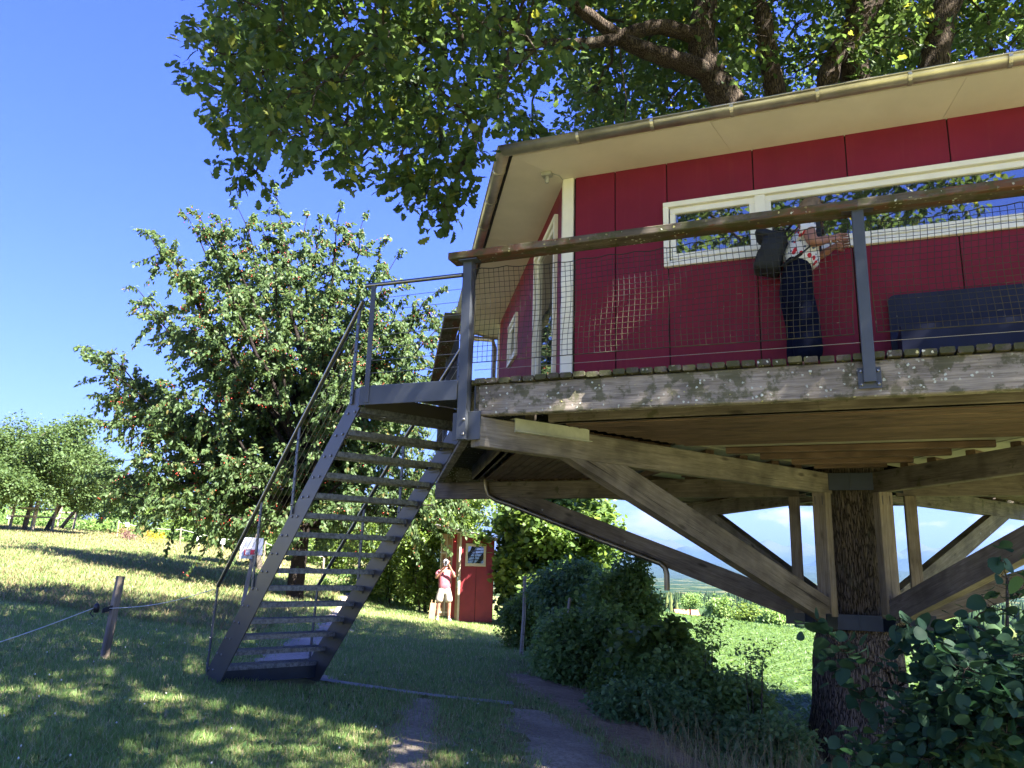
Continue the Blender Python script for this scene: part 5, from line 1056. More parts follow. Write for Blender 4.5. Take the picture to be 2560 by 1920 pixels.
for k, b in enumerate(fp):
    b[2] = gz(b[0], b[1]); pl = beam('fence_post', b-ZU*0.1, b+ZU*0.95, 0.06, 0.06, STK, None, ch=0.004); tag(pl, ['thin pale fence post nearest the yellow flowers', 'thin pale fence post in front of the far hedge left of the signs', 'thin pale fence post behind the stair', 'thin pale fence post right of the cherry trunk'][k], 'fence post', 'thin posts of the far rope fence')
for k in range(3): rope('fence_rope', fp[k]+ZU*0.85, fp[k+1]+ZU*0.85, 0.12, 0.012, ['white rope between the far posts by the yellow flowers', 'white rope strung between the signs and the stair', 'white rope behind the cherry tree trunk'][k])
# near fence post
pb, pt = np.array([-4.45, 9.2, float(gz(-4.45, 9.2))]), np.array([-4.40, 9.25, -0.27])
fpost = thing('fence_post', 'weathered wooden fence post leaning right on the lawn, with a black insulator', 'fence post', pb)
beam('post', pb-ZU*0.15, pt+np.array([0.0, 0, 0.0]), 0.095, 0.075, POSTW, fpost, ch=0.012)
BLK = plain('black_plastic', (0.015, 0.015, 0.017), 0.4)
kn = np.array([-4.50, 9.16, -0.62]); mb = MB(); mb.lathe([(0.0, -0.05), (0.03, -0.045), (0.035, 0.02), (0.02, 0.05), (0, 0.055)], kn+np.array([-0.07, -0.02, 0]), 8)
for k in range(4): mb.tube([kn+np.array([0.05*cos(q)*1.1+0.03, 0.05*sin(q)+0.03, 0.012*k-0.03+0.02*cos(q)]) for q in np.linspace(0, 2*pi, 12)], 0.006, 5)
mb.tube([kn+np.array([-0.1, -0.03, 0]), kn+np.array([-0.13, -0.03, -0.06]), kn+np.array([-0.09, -0.03, -0.09])], 0.008, 5); mb.build('insulator', BLK, fpost)
rope('fence_rope', kn+np.array([-0.1, -0.03, 0]), (-4.75, 6.4, -0.98), 0.03, 0.0055, 'thick white rope running from the near post out of the left edge')
rope('fence_rope', kn+np.array([0.05, 0, 0.0]), sp(2.82, -0.36, -0.05), 0.05, 0.0035, 'thin wire from the near post to the foot of the stair rail')
# notice board behind the stair
nb = at(605, 1500, 17); nb[2] = gz(nb[0], nb[1]); board = thing('notice_board', 'white board on a leaning wooden post behind the stair, with a red framed label', 'notice board', nb)
beam('post', nb-ZU*0.1, at(645, 1335, 17.05), 0.10, 0.08, STK, board)
def plate(px0, py0, px1, py1, y, mat, name, th=0.012, par=None):
    a = at(px0, py0, y); b = at(px1, py1, y); mb = MB(); mb.box((a[0], y, min(a[2], b[2])), (b[0], y+th, max(a[2], b[2]))); return mb.build(name, mat, par or board)
plate(603, 1343, 630, 1397, 16.97, WHITE, 'board'); plate(636, 1345, 655, 1388, 16.98, WHITE, 'board'); lbp = plate(610, 1372, 642, 1389, 16.92, WHITE, 'label_box', 0.03)
RD = plain('red_print', (0.55, 0.03, 0.05), 0.5); plate(626, 1375, 640, 1387, 16.912, RD, 'red_field', 0.006, lbp); plate(611, 1373.5, 641, 1375, 16.912, RD, 'red_border', 0.006, lbp); plate(611, 1387, 625, 1388.5, 16.912, RD, 'red_border', 0.006, lbp)
plate(610.5, 1375.2, 612.5, 1387, 16.912, RD, 'red_border', 0.006, lbp)
# flowers and dry herbs at the top of the slope
YEL = leafmat('yellow_flower', (0.55, 0.38, 0.02), (0.65, 0.48, 0.03), None, 0, 0.3); PNK = leafmat('pink_flower', (0.14, 0.065, 0.075), (0.18, 0.11, 0.10), None, 0, 0.3)
RDRY = leafmat('dry_herb', (0.16, 0.11, 0.05), (0.25, 0.17, 0.09), None, 0, 0.2)
q = at(392, 1330, 42); q[2] = gz(q[0], q[1]); bush('yellow_flower_clump', 'patch of bright yellow flowers on the orchard slope', 'flowers', (q[0], 42, q[2]+0.35), (0.5, 0.4, 0.42), 10, 0.18, 7, 4, 0.07, OVAL, YEL, None, 3, None, None, 0, -0.4, 0, 0.2, 31, 0.06, 0.01)
q = at(330, 1335, 44); q[2] = gz(q[0], q[1]); bush('dry_herb_patch', 'dry reddish herbs left of the yellow flowers', 'herbs', (q[0], 44, q[2]+0.25), (1.6, 0.7, 0.4), 20, 0.25, 8, 5, 0.10, LANCE, RDRY, None, 4, None, None, 0, -0.8, 0, 0.2, 32, 0.1, 0.01)
q = at(322, 1338, 43.4); q[2] = gz(q[0], q[1]); bush('pink_flower_clump', 'muted pink flowers among the dry herbs', 'flowers', (q[0], 43.4, q[2]+0.2), (0.5, 0.4, 0.25), 7, 0.18, 6, 5, 0.09, OVAL, PNK, None, 3, None, None, 0, -0.4, 0, 0.2, 33, 0.06, 0.01)

# ================================================================== HEDGES AND SHRUBS
H1 = leafmat('hedge_leaf', (0.105, 0.185, 0.050), (0.185, 0.265, 0.085), None, 0, 0.38, 0.45, 0.4)
H2 = leafmat('yellow_green_leaf', (0.075, 0.135, 0.028), (0.14, 0.19, 0.050), None, 0, 0.42, 0.42, 0.45)  # yellower green than the hedge leaf
H3 = leafmat('dark_leaf', (0.080, 0.155, 0.056), (0.15, 0.225, 0.082), None, 0, 0.30, 0.5, 0.35)
HG = 'hedge bushes closing the orchard'
def pbush(label, px, py, y, rpx, rpy, n, size, mat, tpl=OVAL, seed=1, group=HG, name='hedge_bush', cat='bush', dy=None, tw=22, per=6, stems=5, crad=None, **kw):
    s = y/FPX; c = at(px, py, y); R = rpx*s; RZ = rpy*s
    return bush(name, label, cat, c, (R, dy or R*0.8, RZ), n, crad or min(R, RZ)*0.36, tw, per, size, tpl, mat, group, stems, None, None, 0, kw.get('droop', 0.2), kw.get('shell', 0.25), kw.get('lump', 0.7), seed, kw.get('jit', size*0.8), kw.get('sr', 0.03))
for k, (px, py, y, rx, ry, lb) in enumerate([(330, 1275, 66, 80, 60, 'far hedge bush at the head of the slope right of the orchard trees'), (455, 1275, 56, 85, 75, 'far hedge bush behind the yellow flowers'), (560, 1300, 52, 80, 80, 'far hedge bush above the two small white signs'), (650, 1330, 48, 70, 75, 'far hedge bush seen behind the notice board'), (100, 1270, 70, 100, 45, 'far hedge bush between the orchard trunks at the left'), (760, 1350, 42, 70, 75, 'far hedge bush behind the cherry trunk'), (850, 1370, 37, 62, 85, 'tall sunny hedge bush right of the cherry trunk'), (215, 1270, 78, 80, 50, 'farthest hedge bush between the slim trunks'), (-60, 1260, 66, 120, 60, 'far hedge bush cut by the left edge')]):
    pbush(lb, px, py, y, rx, ry, 60, 0.17, H2 if k in (1, 3, 6) else H1, seed=40+k)
_fl = ['below the farthest left tree crowns', 'between the first two orchard trunks', 'behind the wooden tree guards', 'right of the slim orchard trunks', 'left of the dry herbs', 'behind the dry herbs', 'behind the yellow flowers', 'left of the first white sign', 'behind the second white sign', 'behind the notice board', 'just left of the cherry trunk']
for k in range(11): pbush('low hedge bush at the slope edge '+_fl[k], -20+68*k, 1318+8.5*k, 64-1.6*k, 52, 36, 26, 0.20, H1, seed=140+k, crad=0.8)
G2 = 'bushes behind the red shed and the path'
pbush('bright sunlit bush beside the path, left of the standing man', 985, 1395, 27, 95, 105, 120, 0.12, H2, seed=61, group=G2)
pbush('sunlit bush arching behind the man in pink', 1065, 1400, 25, 60, 110, 80, 0.11, H2, seed=62, group=G2)
pbush('tall bush behind the shed roof', 1110, 1290, 30, 110, 80, 80, 0.14, H2, seed=63, group=G2)
pbush('low grassy bush at the foot of the sunlit hedge', 930, 1470, 29, 90, 40, 50, 0.10, H1, seed=64, group=G2)
HZ = leafmat('big_hazel_leaf', (0.060, 0.115, 0.028), (0.12, 0.175, 0.045), None, 0, 0.45, 0.4, 0.5)
pbush('large hazel bush with pale sunlit leaves right of the shed', 1385, 1375, 23.5, 135, 130, 220, 0.15, HZ, ROUND, seed=65, group='hazel bushes along the field edge', name='hazel_bush', tw=16, per=5, stems=7, sr=0.05, crad=0.42)
pbush('hazel bush shading the right side of the shed', 1320, 1460, 24.6, 80, 110, 90, 0.14, H3, ROUND, seed=66, group='hazel bushes along the field edge', name='hazel_bush', tw=14, per=5, stems=5, sr=0.04, crad=0.4)
G3 = 'shrubs of the hedge along the crop field'
pbush('pale leaved shrub in front of the shed corner', 1318, 1565, 16.5, 52, 75, 50, 0.065, H2, seed=71, group=G3, name='hedge_shrub', crad=0.22, sr=0.012)
pbush('dark dense shrub left of the downpipe outlet', 1430, 1535, 14.5, 85, 92, 120, 0.075, H3, seed=72, group=G3, name='hedge_shrub', crad=0.26, sr=0.015)
pbush('tall dark shrub with a pointed top below the downpipe', 1550, 1560, 13.0, 72, 98, 150, 0.075, H1, seed=73, group=G3, name='hedge_shrub', crad=0.24, sr=0.015)
pbush('slender leader of the tall shrub reaching up under the strut', 1583, 1440, 13.0, 35, 55, 18, 0.07, H3, seed=74, group=G3, name='hedge_shrub', crad=0.14, sr=0.01, shell=0)
pbush('broad green shrub at the foot of the hedge', 1490, 1650, 12.0, 115, 90, 130, 0.075, H1, seed=75, group=G3, name='hedge_shrub', crad=0.24, sr=0.014)
pbush('light green shrub standing before the crop field', 1650, 1690, 10.6, 85, 85, 90, 0.085, H2, ROUND, seed=76, group=G3, name='hedge_shrub', crad=0.24, sr=0.012)
pbush('shrub low on the bank left of the oak trunk', 1800, 1800, 9.6, 105, 70, 90, 0.075, H1, seed=77, group=G3, name='hedge_shrub', crad=0.22, sr=0.012)
pbush('sprig with upright twigs in front of the crop field', 1770, 1620, 9.8, 34, 80, 12, 0.045, H1, tw=7, per=4, stems=4, seed=78, group=G3, name='hedge_shrub', crad=0.12, sr=0.008, shell=0)
pbush('small sprig left of the oak trunk above the bank', 1885, 1665, 9.0, 55, 60, 14, 0.045, H3, tw=6, per=4, stems=4, seed=79, group=G3, name='hedge_shrub', crad=0.13, sr=0.008, shell=0)
pbush('dark ground hugging shrub at the foot of the oak', 1900, 1880, 8.6, 90, 42, 55, 0.07, H3, seed=80, group=G3, name='hedge_shrub', crad=0.2, sr=0.01)
pbush('low dark shrub at the lower end of the hedge', 1640, 1800, 9.4, 120, 60, 80, 0.065, H3, seed=81, group=G3, name='hedge_shrub', crad=0.2, sr=0.01)
pbush('weedy shrub beside the bare earth', 1420, 1670, 12.4, 75, 38, 45, 0.055, H1, seed=82, group=G3, name='hedge_shrub', crad=0.17, sr=0.008)
pbush('green shrub tapering the hedge towards the oak', 1700, 1740, 10.0, 85, 75, 80, 0.075, H1, seed=84, group=G3, name='hedge_shrub', crad=0.22, sr=0.012)
pbush('round leaved shrub between the dark shrub and the tall one', 1490, 1590, 13.6, 70, 75, 80, 0.075, H2, ROUND, seed=85, group=G3, name='hedge_shrub', crad=0.24, sr=0.012)
pbush('low shrub with pale leaves at the bank by the bare earth', 1590, 1740, 10.8, 90, 60, 70, 0.065, H2, seed=86, group=G3, name='hedge_shrub', crad=0.2, sr=0.01)
mb = MB(); q0 = at(1302, 1640, 15.3); q1 = at(1312, 1440, 15.3); mb.tube([q0-ZU*0.1, q0*0.5+q1*0.5+np.array([0.02, 0, 0]), q1], [0.035, 0.033, 0.03], 8); tag(mb.build('hedge_stake', STK), 'thin leaning wooden stake in the pale leaved shrub', 'stake')
mb = MB(); q0 = at(1415, 1640, 13.0); q1 = at(1425, 1495, 13.0); mb.tube([q0-ZU*0.1, q0*0.5+q1*0.5+np.array([-0.02, 0, 0]), q1], [0.03, 0.028, 0.025], 8); tag(mb.build('hedge_stake', STK), 'thin stake half hidden in the dark dense shrub', 'stake')
# hazel in the right foreground with large round leaves
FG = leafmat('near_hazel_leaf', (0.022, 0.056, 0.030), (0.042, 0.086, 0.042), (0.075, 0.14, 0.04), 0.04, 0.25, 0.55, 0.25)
fr_ = np.random.default_rng(9); FC = []
for x, y, n_ in ((2470, 1810, 50), (2370, 1860, 28), (2530, 1710, 26), (2450, 1720, 16), (2320, 1810, 8), (2230, 1890, 3)):
    for _ in range(n_):
        D = fr_.uniform(4.3, 6.2); FC.append(at(x+fr_.normal()*52, y+fr_.normal()*42, D))
FC = [p for p in FC if p[2] > gz(p[0], p[1])]
NB = len(FC)
for q in ((2045, 1570, 5.2), (2075, 1592, 5.2), (2105, 1625, 5.2), (2125, 1655, 5.2), (2185, 1655, 5.1), (2215, 1680, 5.1), (2250, 1545, 4.9), (2285, 1575, 4.95), (2330, 1600, 5.0), (2380, 1625, 5.0), (2430, 1560, 4.9), (2545, 1490, 4.8), (2525, 1535, 4.8), (2470, 1520, 4.9), (2490, 1600, 4.9), (2085, 1715, 5.2), (2145, 1730, 5.2), (2240, 1720, 5.2), (2505, 1400, 4.6), (2520, 1450, 4.7), (2420, 1640, 5.0), (2350, 1680, 5.0)): FC.append(at(*q))
hb = np.array([3.0, 5.4, float(gz(3.0, 5.4))]); haz = thing('hazel_bush', 'dark hazel bush with large round leaves in the right foreground', 'bush', hb, 'hazel bushes along the field edge')
tops = []
for k, (x, y, z) in enumerate(((2.6, 5.3, -0.3), (3.3, 5.0, 0.2), (3.6, 5.8, 0.0), (2.9, 5.9, -0.5), (3.9, 5.2, -0.2))):
    o, Q = limb([hb+np.array([0.06*k-0.1, 0.04*k-0.08, -0.1]), hb*0.5+np.array([x, y, z])*0.5+np.array([0.05, 0, 0]), (x, y, z)], 0.022, 0.010, 8, 'stem', haz, OAKTW); tops += Q[4:]
branch_mesh(grow(FC, tops, 0.2), 0.0035, 5).build('branches', OAKTW, haz)['kind'] = 'stuff'
tw = []; P, B, S = sprays(FC[:NB], [0.23]*NB, 15, 5, 0.066, 0.25, 0.5, tw, 0.6, 0.05)
P_, B_, S_ = sprays(FC[NB:], [0.13]*(len(FC)-NB), 5, 2, 0.085, 0.25, 0.5, tw, 0.6, 0.03); P, B, S = np.concatenate([P, P_]), np.concatenate([B, B_]), np.concatenate([S, S_]); ok = P[:, 2] > gz(P[:, 0], P[:, 1])+0.02
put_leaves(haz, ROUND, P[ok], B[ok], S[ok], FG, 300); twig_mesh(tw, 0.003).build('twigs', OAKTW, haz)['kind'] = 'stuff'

# ------------------------------------------------------------------ crop field and far country
m, t, p, o = newmat('crop_soil'); v = coords(t, rand=False); c = mix(t, mapr(t, noise(t, v, 3, 6, 0.7), 0.35, 0.65), (0.062, 0.105, 0.026), (0.10, 0.148, 0.042)); setv(t, p.inputs['Base Color'], c); p.inputs['Roughness'].default_value = 0.9; bump(t, p, noise(t, v, 5, 6, 0.7), 1, 0.15)
fld = polar('crop_field', 11.5, 61.5, 60, radians(7), radians(75), 90, lambda x, y: gz(x, y)+0.05, m); tag(fld, kind='structure', label='bright green crop field sloping away behind the trunk')
CROP = leafmat('crop_leaf', (0.060, 0.112, 0.028), (0.088, 0.142, 0.042), None, 0, 0.4, 0.45, 0.4)
r_ = np.random.default_rng(12); n = 36000; rr = 11.6*(61/11.6)**r_.random(n); aa = np.radians(8+r_.random(n)*38); X = rr*np.sin(aa); Y = rr*np.cos(aa)
u_ = X*cos(0.5)-Y*sin(0.5); X = X+(np.round(u_/0.5)*0.5-u_)*cos(0.5)*0.7; Y = Y-(np.round(u_/0.5)*0.5-u_)*sin(0.5)*0.7
P = np.stack([X, Y, gz(X, Y)+0.06], -1); P = np.repeat(P, 5, 0); P += r_.normal(size=P.shape)*np.array([0.09, 0.09, 0.02]); D = r_.normal(size=P.shape); D[:, 2] = 0.25+0.3*r_.random(len(P)); Nn = r_.normal(size=P.shape)*0.3; Nn[:, 2] += 1
S = (0.055+0.055*r_.random(len(P)))*np.repeat(0.7+rr/35, 5); ob = link('crop_plants', leaves_mesh('crop_plants', LANCE, P, basis(D, Nn), S, CROP)); tag(ob, 'leafy green crop covering the field', 'crop', kind='stuff')
# woods beyond the field: conifers and rounder crowns
r_ = np.random.default_rng(14); TV = []; TF = []; tt = []; vi = 0
FOR = leafmat('forest_crown', (0.020, 0.042, 0.018), (0.045, 0.075, 0.028), (0.10, 0.12, 0.04), 0.08, 0.15, 0.8, 0.1)
def crown(kind, h, r, seed):
    n = 7; prof = [(0.12, 0), (1, 0.18), (0.62, 0.45), (0.42, 0.62), (0.14, 0.88), (0.0, 1)] if kind == 0 else [(0.3, 0.05), (0.85, 0.25), (1.0, 0.5), (0.75, 0.8), (0.3, 0.96), (0, 1)]
    return [(k_[0]*r, k_[1]*h) for k_ in prof], n
cnt = 0; Vs = []; Fs = []; tn = []
while cnt < 8000:
    a = radians(r_.uniform(4, 50)); R = 420*(2300/420)**r_.random()**0.8; x, y = R*sin(a), R*cos(a)
    d_ = fnoise(np.array([x/170]), np.array([y/170]), 9, 3)[0]
    if d_ < (-0.45 if R > 600 else 0.0): continue
    kind = 0 if r_.random() < 0.65 else 1; h = r_.uniform(11, 20)*(0.7 if kind else 1); r = h*(0.20 if kind == 0 else 0.42); prof, n = crown(kind, h, r, 0); z = float(tz(np.array([x]), np.array([y]))[0])-0.5
    for q, (rr_, zz_) in enumerate(prof):
        for j in range(n):
            al = 2*pi*j/n+q*0.4; k_ = rr_*(1+0.25*r_.normal()*0.6); Vs.append((x+k_*cos(al), y+k_*sin(al), z+zz_+r_.normal()*0.2))
    b0 = cnt*n*len(prof)
    for q in range(len(prof)-1):
        for j in range(n): Fs.append((b0+q*n+j, b0+q*n+(j+1) % n, b0+(q+1)*n+(j+1) % n, b0+(q+1)*n+j))
    tn += [r_.random()]*(n*len(prof)); cnt += 1
ob = link('woods', raw_mesh('woods', np.array(Vs), np.array(Fs), np.array(tn), FOR)); tag(ob, 'distant woods of spruce and broadleaf trees on the hills', 'forest', kind='stuff')
# trees just beyond the field edge
G4 = 'round trees beyond the crop field'
for k, (px, py, y, r1, r2_, lb) in enumerate([(1725, 1505, 230, 20, 18, 'small round tree beside the distant orange roof'), (1800, 1520, 150, 26, 20, 'round tree beyond the field edge, left of the oak'), (1870, 1535, 140, 28, 18, 'yellowish round tree beyond the field edge'), (1935, 1550, 130, 25, 16, 'low tree beyond the field, nearest the strut foot'), (2330, 1560, 120, 40, 26, 'tree beyond the field seen through the hazel leaves')]):
    s = y/FPX; c = at(px, py, y); root = thing('field_tree', lb, 'tree', (c[0], c[1], c[2]-r2_*s-2), G4); limb([(c[0], c[1], c[2]-r2_*s-8), (c[0], c[1], c[2]-3), (c[0], c[1], c[2])], 0.35, 0.15, 6, 'trunk', root, OAKTW)
    C = [c+np.array([r_.normal()*0.5, r_.normal()*0.5, r_.normal()*0.45])*np.array([r1*s, r1*s, r2_*s]) for _ in range(40)]; P, B, S = sprays(C, [r1*s*0.35]*40, 14, 5, 0.5, 0.1, 0.6, None, 0.5, 0.4); put_leaves(root, OVAL, P, B, S, H2 if k in (2,) else H1, 0, stuff='crown')
# farmhouse roof behind the field
hc = at(1715, 1532, 300); house = thing('farmhouse', 'distant farmhouse with a long orange tiled roof behind the crop field', 'house', (hc[0], hc[1], hc[2]-6)); TILE = plain('clay_tile', (0.38, 0.13, 0.07), 0.8, 0, 0.2, 2); WALLM = plain('house_wall', (0.62, 0.58, 0.50), 0.8)
mb = MB(); mb.box((hc[0]-3.6, hc[1]-4, hc[2]-6.5), (hc[0]+3.6, hc[1]+4, hc[2]-1.2)); mb.build('wall', WALLM, house)
mb = MB(); mb.prism([(hc[0]-4.4, hc[1]-4.8, hc[2]-1.4), (hc[0]-4.4, hc[1], hc[2]+1.2), (hc[0]-4.4, hc[1]+4.8, hc[2]-1.4)], (8.8, 0, 0)); mb.build('roof', TILE, house)

# ================================================================== RED SHED
sb = np.array([-1.40, 23.6, float(gz(-1.40, 23.6))]); zb = sb[2]; X0, X1, Y0, Y1 = -1.395, -0.40, 23.6, 24.9; wx = radians(-2)
shed = thing('red_shed', 'narrow dark red wooden shed with an open door and a small cream window', 'shed', sb)
SRED = plain('shed_red', (0.17, 0.010, 0.015), 0.6, 0, 0.12, 5, 0.1); SUNLIT_RED = plain('sunlit_door_red', (0.30, 0.012, 0.016), 0.5, 0, 0.05, 5); SCR = plain('shed_cream', (0.42, 0.37, 0.27), 0.55, 0, 0.10, 5); TAN = plain('raw_batten', (0.27, 0.18, 0.10), 0.7, 0, 0.15, 5)  # inner door: shed red brightened, sunlight put into the colour
zt0, zt1 = 0.80, 0.61
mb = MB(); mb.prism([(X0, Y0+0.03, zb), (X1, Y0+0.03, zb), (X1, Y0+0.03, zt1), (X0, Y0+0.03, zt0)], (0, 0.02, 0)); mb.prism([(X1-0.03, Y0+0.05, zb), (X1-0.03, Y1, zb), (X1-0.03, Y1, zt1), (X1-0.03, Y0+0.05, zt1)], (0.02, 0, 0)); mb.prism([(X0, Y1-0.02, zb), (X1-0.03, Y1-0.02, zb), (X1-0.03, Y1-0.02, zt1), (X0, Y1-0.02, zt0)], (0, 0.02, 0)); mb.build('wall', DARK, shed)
wL, wR, wB, wT = -1.23, -0.63, -0.13, 0.49
def pan(x0, x1, z0, z1, z1b=None):
    mb = MB(); z1b = z1 if z1b is None else z1b; mb.prism([(x0, Y0, z0), (x1, Y0, z0), (x1, Y0, z1b), (x0, Y0, z1)], (0, 0.028, 0)); mb.build('panel', SRED, shed)
zr = lambda x: zt0+(zt1-zt0)*(x-X0)/(X1-X0)
xm = -0.905
pan(X0+0.04, wL, wB, zr(X0+0.04), zr(wL)); pan(wL, wR, wT, zr(wL), zr(wR)); pan(wR, X1, wB, zr(wR), zr(X1)); pan(X0+0.04, xm-0.006, zb, wB-0.001); pan(xm+0.006, X1, zb, wB-0.001)
mb = MB(); fw_ = 0.07
for a_, b_, c_, d_ in ((wL, wR, wT-fw_, wT+0.01), (wL, wR, wB-0.02, wB+fw_), (wL, wL+fw_, wB+fw_, wT-fw_), (wR-fw_, wR, wB+fw_, wT-fw_)): mb.box((a_, Y0-0.03, c_), (b_, Y0+0.02, d_), None, 0.004)
wf = mb.build('window', SCR, shed); mb = MB(); mb.box((wL+fw_, Y0+0.005, wB+fw_), (wR-fw_, Y0+0.010, wT-fw_)); mb.build('pane', GLASS, wf)
mb = MB(); mb.box((X0-0.02, Y0-0.02, zb), (X0+0.04, Y0+0.04, zr(X0)+0.02), None, 0.003); mb.build('corner_post', SCR, shed)
mb = MB(); mb.box((X0-0.10, Y0+0.05, zb+0.05), (X0-0.055, Y0+0.09, zr(X0)), None, 0.003); mb.box((X0-0.055, Y0+0.04, zb+0.05), (X0-0.021, Y0+0.08, zb+0.95), None, 0.003); mb.box((X0-0.055, Y0+0.04, zb+1.25), (X0-0.021, Y0+0.08, zr(X0)), None, 0.003); mb.build('door_frame', TAN, shed)
mb = MB(); mb.box((X0-0.24, Y0+0.30, zb+0.08), (X0-0.10, Y0+0.34, zt0-0.03)); mb.build('inner_door', SUNLIT_RED, shed)
# door leaf standing open to the left: cream back with battens
dr = MB(); dr.box((X0-0.60, Y0+0.42, zb+0.12), (X0-0.24, Y0+0.455, zt0-0.02)); dl = dr.build('door', TAN, shed, 'open door leaf showing its unpainted battened back')
for x in (X0-0.585, X0-0.42, X0-0.255):
    mb = MB(); mb.box((x-0.014, Y0+0.39, zb+0.14), (x+0.014, Y0+0.419, zt0-0.05), None, 0.002); mb.build('batten', SCR, dl)
for z in (zb+0.2, zb+1.9):
    mb = MB(); mb.box((X0-0.57, Y0+0.393, z), (X0-0.27, Y0+0.418, z+0.05)); mb.build('batten', SCR, dl)
for xx in (X0-0.50, X0-0.335):
    mb = MB(); mb.box((xx-0.012, Y0+0.405, zb+0.35), (xx+0.012, Y0+0.4185, zb+1.85)); mb.build('gap_strip', SRED, dl)
RF = plain('shed_roof', (0.42, 0.39, 0.40), 0.45, 0.5, 0.15, 3); mb = MB(); nx = 26; xs = np.linspace(X0-0.75, X1+0.12, nx*2+1)
for k in range(len(xs)-1):
    z = lambda q: zr(q)+0.05; mb.bar(((xs[k]+xs[k+1])/2, Y0-0.25, z(xs[k])+0.02+(0.014 if k % 2 else 0)), ((xs[k]+xs[k+1])/2, Y1+0.2, z(xs[k])+0.02+(0.014 if k % 2 else 0)), xs[k+1]-xs[k]+0.001, 0.02)
mb.build('roof', RF, shed); mb = MB(); mb.prism([(X0-0.70, Y0-0.18, zr(X0-0.7)-0.02), (X1+0.08, Y0-0.18, zr(X1)-0.04), (X1+0.08, Y0-0.18, zr(X1)+0.05), (X0-0.70, Y0-0.18, zr(X0-0.7)+0.055)], (0, 0.025, 0)); mb.build('fascia', SCR, shed)
# tools seen behind the pane
mb = MB(); mb.tube([(-0.99, 24.1, zb+0.3), (-0.97, 24.2, 0.37)], 0.015, 6); mb.tube([(-0.86, 24.1, zb+0.3), (-0.86, 24.2, 0.23)], 0.012, 6); tag(mb.build('broom_handles', TAN), 'two pale tool handles leaning inside the shed behind the window', 'tools')

# ================================================================== PEOPLE
SKIN = plain('skin', (0.31, 0.145, 0.10), 0.5, 0, 0.06, 8)
def figure(name, J, E_, mat, parent, M, sub=2, root=None, rough=None):
    "one continuous skin: J name -> (x, y, z, radius[, radius2]); E_ list of joint pairs"
    ks = list(J); idx = {k: i for i, k in enumerate(ks)}; me = bpy.data.meshes.new(name)
    me.from_pydata([J[k][:3] for k in ks], [(idx[a], idx[b]) for a, b in E_], []); me.materials.append(mat)
    o = link(name, me, parent, M); md = o.modifiers.new('skin', 'SKIN'); md.use_smooth_shade = True; md.branch_smoothing = 0.6
    sv = me.skin_vertices[0].data
    for k, i in idx.items():
        r = J[k][3]; r2 = J[k][4] if len(J[k]) > 4 else r; sv[i].radius = (r, r2); sv[i].use_root = (k == (root or ks[0]))
    s = o.modifiers.new('sub', 'SUBSURF'); s.levels = sub; s.render_levels = sub; return o
def finger_set(J, E_, wrist, palm, d, side_, s, curl=0.5, nm='h'):
    "adds five bent fingers to a hand: d pointing direction, side_ across the palm"
    d = np.array(d, float); d /= np.linalg.norm(d); side_ = np.array(side_, float); side_ /= np.linalg.norm(side_); n = np.cross(d, side_); P = np.array(palm)
    for k, (off, L) in enumerate(((-0.030, 0.062), (-0.010, 0.072), (0.010, 0.068), (0.029, 0.054))):
        a = P+side_*off*s+d*0.035*s; b = a+d*L*0.5*s+n*curl*0.012*s; c = b+d*L*0.35*s+n*curl*0.035*s; e = c+d*L*0.12*s+n*curl*0.030*s
        for q, (pt, r) in enumerate(((a, 0.0105), (b, 0.0095), (c, 0.0085), (e, 0.007))): J['%sf%d%d' % (nm, k, q)] = (*pt, r*s)
        E_ += [(palm_name[nm], '%sf%d0' % (nm, k))]+[('%sf%d%d' % (nm, k, q), '%sf%d%d' % (nm, k, q+1)) for q in range(3)]
    a = P-side_*0.036*s-d*0.005*s; b = a-side_*0.018*s+d*0.028*s; c = b+d*0.028*s+n*0.015*s
    for q, (pt, r) in enumerate(((a, 0.012), (b, 0.011), (c, 0.009))): J['%st%d' % (nm, q)] = (*pt, r*s)
    E_ += [(palm_name[nm], nm+'t0'), (nm+'t0', nm+'t1'), (nm+'t1', nm+'t2')]
palm_name = {'L': 'palmL', 'R': 'palmR'}
